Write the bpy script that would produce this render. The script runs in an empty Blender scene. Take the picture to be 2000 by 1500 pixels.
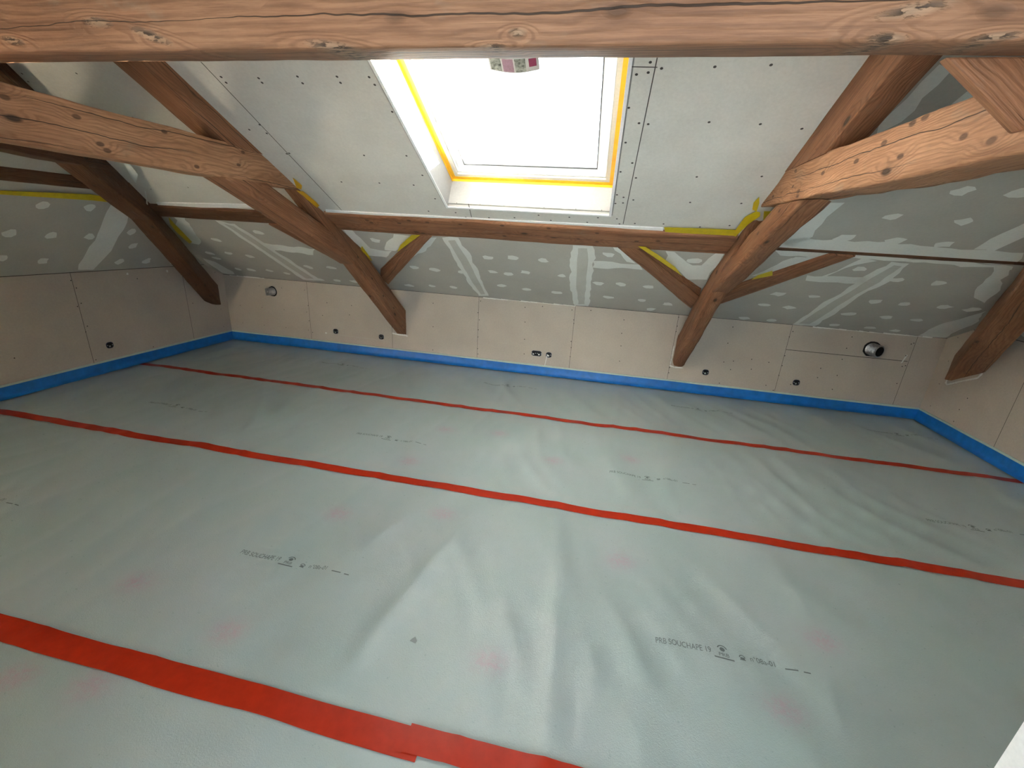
import bpy, bmesh, math, random
from mathutils import Vector, Matrix, noise

random.seed(7)
S = bpy.context.scene
COL = S.collection

# ------------------------------------------------------------------ camera
def make_camera():
    yaw, pitch, roll = 0.181207665, -0.332145758, -0.062075044
    f_px = 844.506
    Rz = Matrix.Rotation(yaw, 3, 'Z'); Rx = Matrix.Rotation(pitch, 3, 'X'); Ry = Matrix.Rotation(roll, 3, 'Y')
    R = Rz @ Rx @ Ry
    right, fwd, up = R.col[0], R.col[1], R.col[2]
    M = Matrix((right, up, -fwd)).transposed().to_4x4()
    cd = bpy.data.cameras.new('camera'); cd.sensor_width = 36.0
    cd.lens = f_px / 2000.0 * 36.0
    cd.clip_start = 0.02
    co = bpy.data.objects.new('camera', cd); COL.objects.link(co)
    M.translation = Vector((0, 0, 1.674))
    co.matrix_world = M
    S.camera = co
make_camera()

# ------------------------------------------------------------------ daylight
W = bpy.data.worlds.new('sky'); S.world = W; W.use_nodes = True
bgn = W.node_tree.nodes['Background']
bgn.inputs[0].default_value = (0.86, 0.93, 1.0, 1)
nt = W.node_tree
geo = nt.nodes.new('ShaderNodeTexCoord'); spz = nt.nodes.new('ShaderNodeSeparateXYZ')
nt.links.new(geo.outputs['Generated'], spz.inputs[0])
mr = nt.nodes.new('ShaderNodeMapRange'); mr.clamp = True      # hazy sky: bright horizon, calmer overhead
nt.links.new(spz.outputs[2], mr.inputs[0])
for i_, v_ in enumerate((0.0, 0.65, 1.5 * 2.2, 0.55 * 2.2)): mr.inputs[i_ + 1].default_value = v_
nt.links.new(mr.outputs[0], bgn.inputs[1])
sd = bpy.data.lights.new('sun', 'SUN'); sd.energy = 200.0; sd.angle = 0.01; sd.color = (1.0, 0.93, 0.82)
so = bpy.data.objects.new('sun', sd); COL.objects.link(so)
so.rotation_euler = Vector([-1, -1, -0.39]).to_track_quat('-Z', 'Y').to_euler()
so.location = (6, 10, 6)

S.view_settings.view_transform = 'Standard'
S.view_settings.look = 'None'
S.view_settings.gamma = 1
S.view_settings.use_curve_mapping = False
S.view_settings.exposure = 1.9
S.cycles.max_bounces = 16
S.cycles.diffuse_bounces = 12
S.cycles.glossy_bounces = 4
S.cycles.transparent_max_bounces = 8
S.cycles.sample_clamp_indirect = 0.0
S.cycles.caustics_reflective = False
S.cycles.caustics_refractive = False
S.cycles.use_denoising = True

# measured positions on the slopes and walls
DOTS_FAR = [[-4.218, 4.296], [-3.481, 4.074], [-4.677, 4.642], [-4.372, 4.601], [-4.118, 4.643], [-4.726, 4.77], [-4.689, 5.057], [-4.484, 5.039], [-4.184, 5.017], [-3.97, 5.056], [-3.459, 4.809], [-3.145, 4.77], [-3.563, 5.166], [-3.32, 5.149], [-3.068, 5.13], [-2.184, 4.069], [-1.096, 4.253], [-0.837, 4.221], [-0.552, 4.229], [-2.018, 4.588], [-1.783, 4.613], [-1.473, 4.618], [-1.114, 4.555], [-0.942, 4.568], [-0.752, 4.501], [-0.384, 4.515], [-2.305, 5.109], [-1.993, 5.061], [-1.713, 5.043], [-1.084, 4.881], [-0.795, 4.93], [-0.459, 4.946], [-0.011, 4.625], [0.216, 4.609], [0.482, 4.622], [0.048, 4.042], [0.117, 4.954], [0.476, 4.971], [0.754, 5.009], [0.61, 5.191], [1.926, 3.093], [1.759, 3.348], [2.159, 3.358], [1.64, 3.596], [1.955, 3.594], [2.251, 3.609], [1.502, 3.91], [1.66, 4.552], [1.962, 4.547], [1.651, 4.817], [1.892, 4.832], [2.476, 4.555], [2.711, 4.552], [3.026, 4.555], [2.65, 4.14], [2.343, 4.137], [1.996, 4.002], [2.459, 4.872], [2.786, 4.877], [3.049, 4.881], [3.24, 4.567], [1.621, 5.214], [1.895, 5.208], [2.506, 5.185], [2.841, 5.173], [3.092, 5.196], [0.718, 3.862], [0.764, 4.05], [2.208, 3.089]]
DOTS_LEFT = [[-4.496, 2.944], [-4.49, 3.295], [-4.741, 2.831], [-4.757, 3.122], [-4.768, 3.433], [-4.709, 3.789], [-4.866, 3.897], [-5.014, 3.171], [-5.051, 3.869], [-5.063, 4.169], [-5.08, 4.503], [-4.97, 2.867]]
DOTS_RIGHT = [[3.429, 4.32], [3.319, 4.272], [3.62, 4.58], [3.548, 4.392], [3.813, 4.628]]
POLY_FAR = [
  ('b', [[-3.799, 3.894], [-3.62, 3.937], [-3.575, 5.198], [-3.861, 5.218]] ),
  ('b', [[-3.794, 4.295], [-3.581, 4.29], [-3.031, 4.337], [-3.159, 4.483], [-3.647, 4.436]] ),
  ('b', [[-1.451, 3.94], [-1.292, 3.923], [-1.259, 4.252], [-1.292, 4.813], [-1.314, 5.214], [-1.446, 5.241], [-1.477, 4.8], [-1.462, 4.279]] ),
  ('b', [[-0.264, 3.927], [-0.096, 3.918], [-0.06, 4.12], [-0.086, 4.725], [-0.101, 5.265], [-0.261, 5.286], [-0.309, 4.723], [-0.283, 4.118]] ),
  ('b', [[-0.087, 4.172], [0.089, 4.163], [0.328, 4.178], [0.374, 4.273], [0.132, 4.276], [-0.083, 4.298]] ),
  ('b', [[2.097, 4.108], [2.122, 3.869], [2.247, 3.878], [2.319, 4.167], [2.288, 4.423], [2.338, 4.844], [2.36, 5.269], [2.142, 5.284], [2.104, 4.713], [2.119, 4.381]] ),
  ('b', [[1.698, 4.159], [1.881, 4.145], [2.118, 4.121], [2.212, 4.203], [2.105, 4.247], [1.735, 4.254]] ),
  ('b', [[1.277, 3.684], [1.401, 3.622], [1.659, 3.628], [2.003, 3.638], [2.338, 3.651], [2.759, 3.655], [2.844, 3.81], [2.338, 3.785], [1.749, 3.775], [1.263, 3.785]] ),
  ('b', [[1.286, 3.809], [1.764, 3.799], [2.356, 3.809], [2.864, 3.831], [2.894, 3.875], [2.394, 3.856], [1.801, 3.86], [1.358, 3.88]] ),
  ('b', [[1.341, 3.238], [1.418, 3.232], [1.402, 3.379], [1.44, 3.606], [1.363, 3.76], [1.282, 3.695]] ),
  ('b', [[2.462, 3.647], [2.451, 3.454], [2.466, 3.294], [2.573, 3.402], [2.592, 3.542], [2.584, 3.654]] ),
  ('b', [[2.861, 3.84], [3.061, 4.129], [3.21, 4.419], [3.061, 4.338], [2.927, 4.155], [2.765, 3.854]] ),
  ('b', [[3.368, 5.277], [3.299, 4.887], [3.356, 4.569], [3.491, 4.784], [3.551, 5.082], [3.611, 5.271]] ),
  ('w', [[-2.415, 3.911], [-2.326, 3.917], [-2.327, 4.236], [-2.104, 4.259], [-2.239, 4.404], [-2.438, 4.394], [-2.441, 4.131]] ),
  ('w', [[-1.919, 3.933], [-1.752, 3.953], [-2.062, 4.254], [-2.178, 4.251], [-2.072, 4.088]] ),
  ('w', [[-1.662, 3.949], [-1.505, 3.946], [-1.717, 4.209], [-1.976, 4.405], [-2.022, 4.374]] ),
  ('w', [[0.067, 3.898], [0.125, 3.891], [0.295, 4.166], [0.214, 4.145]] ),
  ('w', [[0.502, 3.923], [0.574, 3.928], [0.771, 4.128], [0.841, 4.117], [0.93, 3.827], [0.961, 4.037], [0.964, 4.372], [0.798, 4.401], [0.656, 4.211], [0.533, 4.068]] ),
  ('w', [[1.297, 4.243], [1.45, 3.909], [1.733, 3.829], [1.778, 3.842], [1.578, 4.006], [1.445, 4.185]] ),
  ('w', [[1.844, 4.151], [1.913, 3.844], [2.026, 3.869], [1.922, 3.954], [1.803, 4.175]] ),
  ('w', [[-4.266, 3.881], [-4.143, 3.885], [-4.454, 4.33], [-4.605, 4.442], [-4.695, 4.415], [-4.539, 4.162]] ),
  ('w', [[-4.958, 4.802], [-4.856, 4.879], [-4.867, 5.151], [-4.928, 5.24], [-5.116, 5.228], [-5.016, 4.903]] ),
  ('w', [[-3.18, 3.856], [-3.06, 3.873], [-2.991, 4.129], [-3.052, 4.103], [-3.216, 3.918]] ),
  ('b', [[1.24, 2.374], [1.304, 2.402], [1.302, 2.649], [1.247, 2.722], [1.225, 2.601]] ),
  ('b', [[1.441, 2.462], [1.499, 2.492], [1.469, 2.602], [1.431, 2.652], [1.43, 2.546]] ),
]
POLY_LEFT = [
  ('b', [[-4.448, 3.446], [-4.477, 3.648], [-4.688, 3.697], [-4.924, 3.712], [-5.137, 3.656], [-5.127, 3.512], [-4.938, 3.489], [-4.675, 3.477]] ),
  ('w', [[-4.663, 3.897], [-4.741, 4.084], [-4.848, 4.197], [-4.989, 4.427], [-5.011, 4.397], [-4.869, 4.17]] ),
]
SCREWS_FAR = [[-2.18, 2.423], [-2.182, 2.456], [-1.951, 2.43], [-1.953, 2.456], [-1.707, 2.421], [-1.706, 2.459], [-1.476, 2.422], [-1.478, 2.456], [-1.295, 2.425], [-1.287, 2.467], [-1.271, 2.63], [-1.646, 2.969], [-1.339, 2.961], [-1.682, 3.238], [-1.303, 3.138], [-1.415, 3.244], [-2.342, 2.778], [-2.228, 2.737], [-2.237, 2.804], [-2.236, 2.978], [-2.211, 2.972], [-1.306, 3.39], [-1.995, 3.245], [0.103, 2.358], [0.157, 2.386], [0.102, 2.405], [0.051, 2.414], [0.038, 2.588], [0.102, 2.679], [0.15, 2.684], [0.048, 2.809], [0.105, 2.961], [0.044, 3.037], [0.144, 3.085], [0.043, 3.252], [0.089, 3.275], [0.041, 3.344], [0.092, 3.334], [0.157, 3.297], [0.382, 2.38], [0.608, 2.373], [0.448, 2.666], [0.694, 2.673], [0.897, 2.696], [0.5, 3.057], [0.857, 3.034], [0.526, 3.296], [-1.195, 3.552], [-1.126, 3.607], [-0.93, 3.596], [-0.718, 3.577], [-0.521, 3.527], [-0.43, 3.584], [-0.285, 3.532], [-0.149, 3.584], [-0.071, 3.519], [0.068, 3.519], [0.093, 3.581], [0.204, 3.564], [0.408, 3.551], [0.857, 3.527], [0.667, 3.564], [0.841, 3.283], [-1.424, 3.551], [-5.354, 3.344], [-4.859, 3.376]]
JOINT_FAR = [[[0.129, 2.338], [0.12, 3.579]], [[-2.217, 2.339], [-2.232, 3.604]], [[0.023, 2.378], [0.138, 2.381]], [[-1.053, 3.432], [-1.077, 3.602]]]
SCREWS_WALL = [[-2.06, 0.783], [-2.061, 0.477], [-2.066, 0.163], [-1.432, 0.865], [-1.462, 0.716], [-1.44, 0.626], [-1.449, 0.498], [-1.451, 0.404], [-1.45, 0.249], [-1.443, 0.178], [-0.863, 0.837], [-0.851, 0.655], [-0.842, 0.437], [-0.834, 0.246], [-0.649, 0.867], [-0.288, 0.856], [-0.254, 0.739], [-0.249, 0.696], [-0.259, 0.471], [-0.25, 0.392], [-0.25, 0.276], [-0.064, 0.872], [0.335, 0.795], [0.331, 0.632], [0.344, 0.478], [0.353, 0.287], [0.942, 0.884], [0.945, 0.78], [0.942, 0.715], [0.946, 0.277], [0.947, 0.209], [-2.67, -0.022], [-3.214, 0.651], [-3.254, 0.522], [1.543, 0.828], [1.529, 0.638], [1.532, 0.412], [1.632, 0.435], [1.821, 0.478], [1.622, 0.331], [1.843, 0.361], [1.536, 0.15], [2.008, 0.463], [2.041, 0.188], [2.168, 0.839], [2.147, 0.776], [2.154, 0.558], [2.154, 0.441], [2.148, 0.322], [2.131, 0.137], [2.734, 0.582], [2.551, 0.456], [2.548, 0.345], [2.736, 0.394], [2.731, 0.228], [2.743, 0.71], [2.76, 0.839], [2.296, 0.231], [3.355, 0.832], [3.334, 0.82], [3.324, 0.69], [3.354, 0.582], [3.327, 0.569], [3.336, 0.374], [3.676, 0.779], [3.679, 0.584], [3.672, 0.365], [-3.875, 0.382], [-3.867, 0.593], [-3.837, 0.222], [-3.66, 0.477], [-3.577, 0.655]]
SCREWS_LEFT = [[3.446, 0.985], [3.475, 0.908], [3.443, 0.727], [3.482, 0.754], [3.483, 0.517], [3.455, 0.462], [3.48, 0.154], [4.109, 0.149], [2.842, 0.341], [4.095, 0.95], [4.733, 0.586]]
SCREWS_RIGHT = [[4.757, 0.43], [4.792, 0.297], [4.799, 0.167]]
TAPES = {
  'T1': [[0.418, 3.568, 1.791], [0.447, 3.653, 1.747], [0.687, 3.647, 1.75], [0.93, 3.641, 1.753], [0.914, 3.55, 1.8], [0.66, 3.557, 1.797]] ,
  'T2': [[0.907, 3.549, 1.796], [0.909, 3.391, 1.878], [0.953, 3.324, 1.913], [0.98, 3.332, 1.909], [0.997, 3.372, 1.888], [0.962, 3.462, 1.841], [0.936, 3.626, 1.756], [0.92, 3.609, 1.765]] ,
  'T3': [[0.901, 3.24, 1.957], [0.911, 3.184, 1.986], [0.935, 3.237, 1.958], [0.956, 3.324, 1.913], [0.922, 3.307, 1.922]] ,
  'T4': [[0.998, 3.32, 1.915], [1.046, 3.317, 1.917], [1.059, 3.377, 1.885], [1.055, 3.465, 1.84]] ,
  'T5': [[1.258, 4.095, 1.432], [1.269, 4.013, 1.474], [1.342, 3.918, 1.524], [1.377, 3.995, 1.484]] ,
  'T6': [[0.269, 3.784, 1.644], [0.325, 3.782, 1.645], [0.453, 3.9, 1.583], [0.622, 4.075, 1.492], [0.72, 4.229, 1.412], [0.543, 4.055, 1.502]] ,
  'T7': [[-1.698, 3.834, 1.618], [-1.612, 3.824, 1.623], [-1.816, 4.002, 1.53], [-2.001, 4.164, 1.446], [-1.895, 4.022, 1.52]] ,
  'T8': [[-2.377, 4.161, 1.477], [-2.437, 4.463, 1.32], [-2.467, 4.454, 1.325], [-2.429, 4.223, 1.445]] ,
  'T9': [[-2.364, 3.189, 1.983], [-2.355, 3.278, 1.937], [-2.394, 3.32, 1.915], [-2.426, 3.309, 1.921]] ,
  'T10': [[-2.454, 3.338, 1.906], [-2.4, 3.348, 1.901], [-2.386, 3.439, 1.853], [-2.383, 3.521, 1.81], [-2.43, 3.556, 1.792], [-2.438, 3.48, 1.832]] ,
  'T11': [[-4.405, 2.261, 1.741], [-4.385, 2.638, 1.759], [-4.354, 3.224, 1.788], [-4.368, 3.381, 1.775], [-4.41, 3.432, 1.736], [-4.404, 3.267, 1.741], [-4.413, 2.648, 1.733], [-4.43, 2.267, 1.717]] ,
  'T12': [[-4.294, 3.849, 1.64], [-4.369, 3.962, 1.581], [-4.445, 4.098, 1.51], [-4.589, 4.344, 1.382], [-4.679, 4.393, 1.357], [-4.556, 4.144, 1.486], [-4.44, 3.984, 1.569]] ,
  'LIP1': [[-2.385, 3.606, 1.776], [-1.796, 3.606, 1.776], [-0.742, 3.602, 1.778], [0.414, 3.591, 1.784], [0.424, 3.637, 1.76], [-0.752, 3.658, 1.749], [-1.831, 3.673, 1.741], [-2.44, 3.683, 1.736]] ,
  'LIP2': [[-4.167, 3.637, 1.76], [-3.32, 3.595, 1.782], [-2.568, 3.551, 1.805], [-2.566, 3.586, 1.787], [-3.376, 3.65, 1.753], [-4.22, 3.71, 1.722]] ,
  'TORN1': [[-3.742, 3.062, 2.029], [-3.696, 3.066, 2.027], [-3.795, 3.202, 1.957], [-3.967, 3.315, 1.898], [-3.905, 3.233, 1.94]] ,
  'TORN2': [[-4.009, 3.414, 1.846], [-3.997, 3.414, 1.846], [-4.234, 3.612, 1.743], [-4.35, 3.686, 1.704], [-4.165, 3.544, 1.779]] ,
}
KNOTS_CR = [(0.962, 2.849, 2.09), (0.962, 2.496, 2.034), (0.962, 2.842, 2.013), (0.962, 2.736, 1.979), (0.962, 2.202, 2.039), (0.962, 2.03, 2.073), (0.962, 1.904, 2.008), (0.962, 1.885, 2.105), (0.962, 1.826, 2.109), (0.962, 1.626, 2.014), (0.962, 1.511, 1.982), (0.962, 3.119, 1.987)]
KNOTS_CL = [(-2.44, 1.571, 2.077), (-2.44, 1.902, 1.97), (-2.44, 1.928, 1.946), (-2.44, 1.825, 2.067), (-2.44, 2.26, 2.096), (-2.44, 2.817, 2.089), (-2.44, 2.763, 2.005), (-2.44, 2.432, 1.947)]
KNOTS_P = [(-1.637, 3.645, 1.736), (-1.478, 3.656, 1.73), (-1.187, 3.653, 1.732), (-0.828, 3.636, 1.74), (-0.448, 3.636, 1.741), (-0.067, 3.661, 1.728), (-2.045, 3.683, 1.716), (-2.021, 3.715, 1.699), (-1.75, 3.695, 1.71), (-0.061, 3.781, 1.665), (0.247, 3.745, 1.684), (0.408, 3.727, 1.693), (-0.838, 3.788, 1.662), (-1.585, 3.827, 1.641), (-0.214, 3.759, 1.677)]
KNOTS_AL = [(-2.44, 3.86, 1.477), (-2.44, 4.177, 1.366), (-2.44, 4.45, 1.131), (-2.44, 4.685, 0.914), (-2.44, 4.94, 0.736), (-2.44, 3.446, 1.482), (-2.44, 3.705, 1.418), (-2.44, 3.591, 1.596)]
KNOTS_BR = [(0.962, 2.934, 1.896), (0.962, 2.799, 1.873), (0.962, 3.02, 1.753), (0.962, 3.212, 1.775), (0.962, 2.823, 1.777), (0.962, 2.72, 1.775), (0.962, 3.064, 1.671), (0.962, 3.436, 1.592), (0.962, 3.683, 1.672), (0.962, 4.091, 1.545)]

# ------------------------------------------------------------------ room numbers (metres)
XL, XR, YF = -5.156, 3.638, 5.281
ZF, ZS = 0.914, 1.06                 # knee wall heights: far wall, side walls
TF, TS = 0.52057, 0.9325             # slopes of the far and the hipped sides
ZR = ZF + TF * YF
XRL, XRR = XL + (ZR - ZS) / TS, XR - (ZR - ZS) / TS
YRK = YF - (ZS - ZF) / TF            # where the far slope meets the side wall top
def zfar(y, off=0.0): return ZF + TF * (YF - abs(y)) + off
def PF(x, y, off=0.0): return Vector((x, y, ZF + TF * (YF - y) + off))
def PL(x, y, off=0.0): return Vector((x, y, ZS + TS * (x - XL) + off))
def PR(x, y, off=0.0): return Vector((x, y, ZS + TS * (XR - x) + off))

# ------------------------------------------------------------------ material helpers
def new_mat(name):
    m = bpy.data.materials.new(name); m.use_nodes = True
    nt = m.node_tree
    b = nt.nodes['Principled BSDF']
    return m, nt, b
def N(nt, t, **kw):
    n = nt.nodes.new(t)
    for k, v in kw.items(): setattr(n, k, v)
    return n
def val(nt, sock, v):
    if isinstance(v, (int, float)): sock.default_value = v
    elif isinstance(v, tuple): sock.default_value = v
    else: nt.links.new(v, sock)
def M2(nt, op, a, b=0.0, c=0.0, clamp=False):
    n = N(nt, 'ShaderNodeMath', operation=op); n.use_clamp = clamp
    val(nt, n.inputs[0], a); val(nt, n.inputs[1], b)
    if len(n.inputs) > 2: val(nt, n.inputs[2], c)
    return n.outputs[0]
def noise_n(nt, vec, scale, detail=3, rough=0.55, dist=0.0):
    n = N(nt, 'ShaderNodeTexNoise'); n.inputs['Scale'].default_value = scale
    n.inputs['Detail'].default_value = detail; n.inputs['Roughness'].default_value = rough
    n.inputs['Distortion'].default_value = dist
    if vec is not None: nt.links.new(vec, n.inputs['Vector'])
    return n.outputs['Fac']
def mixc(nt, fac, a, b):
    n = N(nt, 'ShaderNodeMix', data_type='RGBA')
    val(nt, n.inputs['Factor'], fac); val(nt, n.inputs['A'], a); val(nt, n.inputs['B'], b)
    return n.outputs['Result']
def maprange(nt, v, a, b, c=0.0, d=1.0):
    n = N(nt, 'ShaderNodeMapRange'); n.clamp = True
    val(nt, n.inputs[0], v)
    for i, x in enumerate((a, b, c, d)): n.inputs[i + 1].default_value = x
    return n.outputs[0]
def scalev(nt, vec, s):
    n = N(nt, 'ShaderNodeVectorMath', operation='MULTIPLY'); nt.links.new(vec, n.inputs[0]); n.inputs[1].default_value = s
    return n.outputs[0]
def bump(nt, b, h, strength, dist=0.01, prev=None):
    n = N(nt, 'ShaderNodeBump'); n.inputs['Strength'].default_value = strength; n.inputs['Distance'].default_value = dist
    nt.links.new(h, n.inputs['Height'])
    if prev is not None: nt.links.new(prev, n.inputs['Normal'])
    nt.links.new(n.outputs[0], b.inputs['Normal'])
    return n.outputs[0]
def c4(c): return (c[0], c[1], c[2], 1.0)

def board_mat(name, col, mottle=0.06, rough=0.75, scuff=0.0):
    m, nt, b = new_mat(name)
    tc = N(nt, 'ShaderNodeTexCoord').outputs['Object']
    n1 = noise_n(nt, tc, 2.2, 3); n2 = noise_n(nt, tc, 60, 3, 0.7)
    v = M2(nt, 'ADD', M2(nt, 'MULTIPLY', n1, 0.6), M2(nt, 'MULTIPLY', n2, 0.4))
    lo = tuple(x * (1 - mottle * 2.4) for x in col); hi = tuple(min(1, x * (1 + mottle * 2.4)) for x in col)
    c = mixc(nt, maprange(nt, v, 0.3, 0.7), c4(lo), c4(hi))
    if scuff:
        s = noise_n(nt, scalev(nt, tc, (2, 9, 9)), 1.6, 6, 0.75, 1.5)
        c = mixc(nt, maprange(nt, s, 0.60, 0.78, 0, scuff), c, (0.72, 0.72, 0.68, 1))
    nt.links.new(c, b.inputs['Base Color'])
    b.inputs['Roughness'].default_value = rough
    b.inputs['Specular IOR Level'].default_value = 0.3
    bump(nt, b, n2, 0.12, 0.002)
    return m

def plain_mat(name, col, rough=0.5, metallic=0.0, spec=0.5, bumpy=0.0, bscale=80, vary=0.05):
    m, nt, b = new_mat(name)
    tc = N(nt, 'ShaderNodeTexCoord').outputs['Object']
    n = noise_n(nt, tc, bscale, 4)
    c = mixc(nt, maprange(nt, n, 0.3, 0.7), c4(tuple(x * (1 - vary) for x in col)), c4(tuple(min(1, x * (1 + vary)) for x in col)))
    nt.links.new(c, b.inputs['Base Color'])
    b.inputs['Roughness'].default_value = rough; b.inputs['Metallic'].default_value = metallic
    b.inputs['Specular IOR Level'].default_value = spec
    if bumpy: bump(nt, b, n, bumpy, 0.004)
    return m

def wood_mat(name, light, mid, dark, ring=150.0, crack=1.0, knot=1.0, grey=0.35, rough=0.62, spots=(), knots=()):
    m, nt, b = new_mat(name)
    tcn = N(nt, 'ShaderNodeTexCoord'); oi = N(nt, 'ShaderNodeObjectInfo')
    off = N(nt, 'ShaderNodeVectorMath', operation='SCALE'); off.inputs[0].default_value = (37.0, 11.0, 23.0)
    nt.links.new(oi.outputs['Random'], off.inputs['Scale'])
    add = N(nt, 'ShaderNodeVectorMath', operation='ADD')
    nt.links.new(tcn.outputs['Object'], add.inputs[0]); nt.links.new(off.outputs[0], add.inputs[1])
    P0 = tcn.outputs['Object']; P = add.outputs[0]
    sep = N(nt, 'ShaderNodeSeparateXYZ'); nt.links.new(P0, sep.inputs[0])
    # knots: sparse voronoi cells, stretched along the grain
    vk = N(nt, 'ShaderNodeTexVoronoi'); vk.inputs['Scale'].default_value = 1.0
    nt.links.new(scalev(nt, P, (4.0, 9.0, 9.0)), vk.inputs['Vector'])
    kd = vk.outputs['Distance']
    kpresent = maprange(nt, N(nt, 'ShaderNodeSeparateColor').outputs[0], 0, 1)
    sc = nt.nodes[-2] if False else None
    sepc = [n for n in nt.nodes if n.bl_idname == 'ShaderNodeSeparateColor'][0]
    nt.links.new(vk.outputs['Color'], sepc.inputs[0])
    kp = maprange(nt, sepc.outputs[0], 0.46, 0.48)
    kcore = M2(nt, 'MULTIPLY', maprange(nt, kd, 0.15, 0.08), kp)
    khalo = M2(nt, 'MULTIPLY', maprange(nt, kd, 0.42, 0.0), kp)
    w1 = noise_n(nt, scalev(nt, P, (0.9, 3.0, 3.0)), 1.0, 3, 0.5)
    w2 = noise_n(nt, scalev(nt, P, (2.2, 9.0, 9.0)), 1.0, 3, 0.55)
    dy = M2(nt, 'ADD', sep.outputs[1], M2(nt, 'MULTIPLY_ADD', w1, 0.34, -0.10))
    dz = M2(nt, 'ADD', sep.outputs[2], M2(nt, 'MULTIPLY_ADD', w1, -0.26, 0.25))
    r = M2(nt, 'SQRT', M2(nt, 'ADD', M2(nt, 'MULTIPLY', dy, dy), M2(nt, 'MULTIPLY', dz, dz)))
    r = M2(nt, 'ADD', r, M2(nt, 'MULTIPLY', w2, 0.045))
    r = M2(nt, 'ADD', r, M2(nt, 'MULTIPLY', khalo, 0.035 * knot))
    kn3 = None
    for (kx, ky, kz) in knots:
        vs = N(nt, 'ShaderNodeVectorMath', operation='SUBTRACT'); nt.links.new(P0, vs.inputs[0]); vs.inputs[1].default_value = (kx, ky, kz)
        vl = N(nt, 'ShaderNodeVectorMath', operation='LENGTH'); nt.links.new(scalev(nt, vs.outputs[0], (1 / .020, 1 / .014, 1 / .011)), vl.inputs[0])
        dk = vl.outputs['Value']
        r = M2(nt, 'MULTIPLY_ADD', maprange(nt, dk, 4.5, 0.6), 0.018, r)
        mk = maprange(nt, dk, 1.15, 0.75)
        kn3 = mk if kn3 is None else M2(nt, 'MAXIMUM', kn3, mk)
    gouge = None
    if spots:
        gn = noise_n(nt, scalev(nt, P0, (9.0, 20.0, 26.0)), 1.0, 5, 0.7)
        for (kx, kz, rx, rz, tilt) in spots:
            ddx = M2(nt, 'SUBTRACT', sep.outputs[0], kx); ddz = M2(nt, 'MULTIPLY_ADD', ddx, -tilt, M2(nt, 'SUBTRACT', sep.outputs[2], kz))
            ax_ = M2(nt, 'MULTIPLY', ddx, 1 / rx); az_ = M2(nt, 'MULTIPLY', ddz, 1 / rz)
            dd = M2(nt, 'SQRT', M2(nt, 'ADD', M2(nt, 'MULTIPLY', ax_, ax_), M2(nt, 'MULTIPLY', az_, az_)))
            halo = maprange(nt, dd, 2.6, 0.0)
            r = M2(nt, 'MULTIPLY_ADD', halo, 0.05, r)
            mk = maprange(nt, dd, 1.25, 0.35)
            gouge = mk if gouge is None else M2(nt, 'MAXIMUM', gouge, mk)
        gn = noise_n(nt, scalev(nt, P0, (30.0, 90.0, 110.0)), 1.0, 4, 0.6)
        gmask = M2(nt, 'MULTIPLY', gouge, maprange(nt, gn, 0.50, 0.56))
    rings = M2(nt, 'SINE', M2(nt, 'MULTIPLY', r, ring * 3.6))
    ringm = maprange(nt, rings, -0.2, 1.0)
    fib = noise_n(nt, scalev(nt, P, (5.0, 150.0, 150.0)), 1.0, 4, 0.7)
    blot = noise_n(nt, scalev(nt, P, (1.6, 4.5, 4.5)), 1.0, 4, 0.6)
    blot2 = noise_n(nt, scalev(nt, P, (6.0, 14.0, 14.0)), 1.0, 4, 0.65)
    c = mixc(nt, maprange(nt, blot, 0.3, 0.72), c4(mid), c4(light))
    c = mixc(nt, M2(nt, 'MULTIPLY', ringm, maprange(nt, blot2, 0.3, 0.7, 0.15, 0.5)), c, c4(dark))
    c = mixc(nt, maprange(nt, fib, 0.42, 0.72, 0, 0.5), c, c4(dark))
    strk = noise_n(nt, scalev(nt, P, (1.3, 26.0, 26.0)), 1.0, 5, 0.65)
    c = mixc(nt, maprange(nt, strk, 0.50, 0.72, 0, 0.55), c, c4(dark))
    c = mixc(nt, maprange(nt, blot2, 0.58, 0.8, 0, grey), c, (0.27, 0.22, 0.16, 1))
    c = mixc(nt, M2(nt, 'MULTIPLY', khalo, 0.35), c, c4(dark))
    c = mixc(nt, M2(nt, 'MULTIPLY', kcore, 0.9 * knot), c, (0.035, 0.02, 0.012, 1))
    if kn3 is not None: c = mixc(nt, M2(nt, 'MULTIPLY', kn3, maprange(nt, fib, 0.3, 0.6, 0.95, 0.6)), c, (0.05, 0.025, 0.014, 1))
    if spots:
        c = mixc(nt, M2(nt, 'MULTIPLY', gouge, 0.45), c, (0.34, 0.25, 0.17, 1))
        c = mixc(nt, M2(nt, 'MULTIPLY', gmask, 0.92), c, (0.03, 0.018, 0.012, 1))
    # drying cracks
    sx = N(nt, 'ShaderNodeSeparateXYZ'); nt.links.new(P, sx.inputs[0])
    cw = noise_n(nt, scalev(nt, P, (0.9, 0.0, 0.0)), 1.0, 5, 0.6)
    cross = M2(nt, 'ADD', M2(nt, 'MULTIPLY_ADD', sep.outputs[1], 0.9, sep.outputs[2]), M2(nt, 'MULTIPLY_ADD', cw, 0.11, M2(nt, 'MULTIPLY', oi.outputs['Random'], 0.1)))
    cell = M2(nt, 'MULTIPLY', cross, 1.0 / 0.085)
    cid = M2(nt, 'FLOOR', cell); fr_ = M2(nt, 'ABSOLUTE', M2(nt, 'SUBTRACT', M2(nt, 'FRACT', cell), 0.5))
    cv = N(nt, 'ShaderNodeCombineXYZ'); nt.links.new(M2(nt, 'MULTIPLY', sx.outputs[0], 0.8), cv.inputs[0]); nt.links.new(M2(nt, 'MULTIPLY', cid, 7.31), cv.inputs[1]); nt.links.new(oi.outputs['Random'], cv.inputs[2])
    cm = noise_n(nt, cv.outputs[0], 1.0, 2, 0.4)
    wd = M2(nt, 'MULTIPLY', maprange(nt, cm, 0.44, 0.60), 0.028 * crack)
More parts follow.
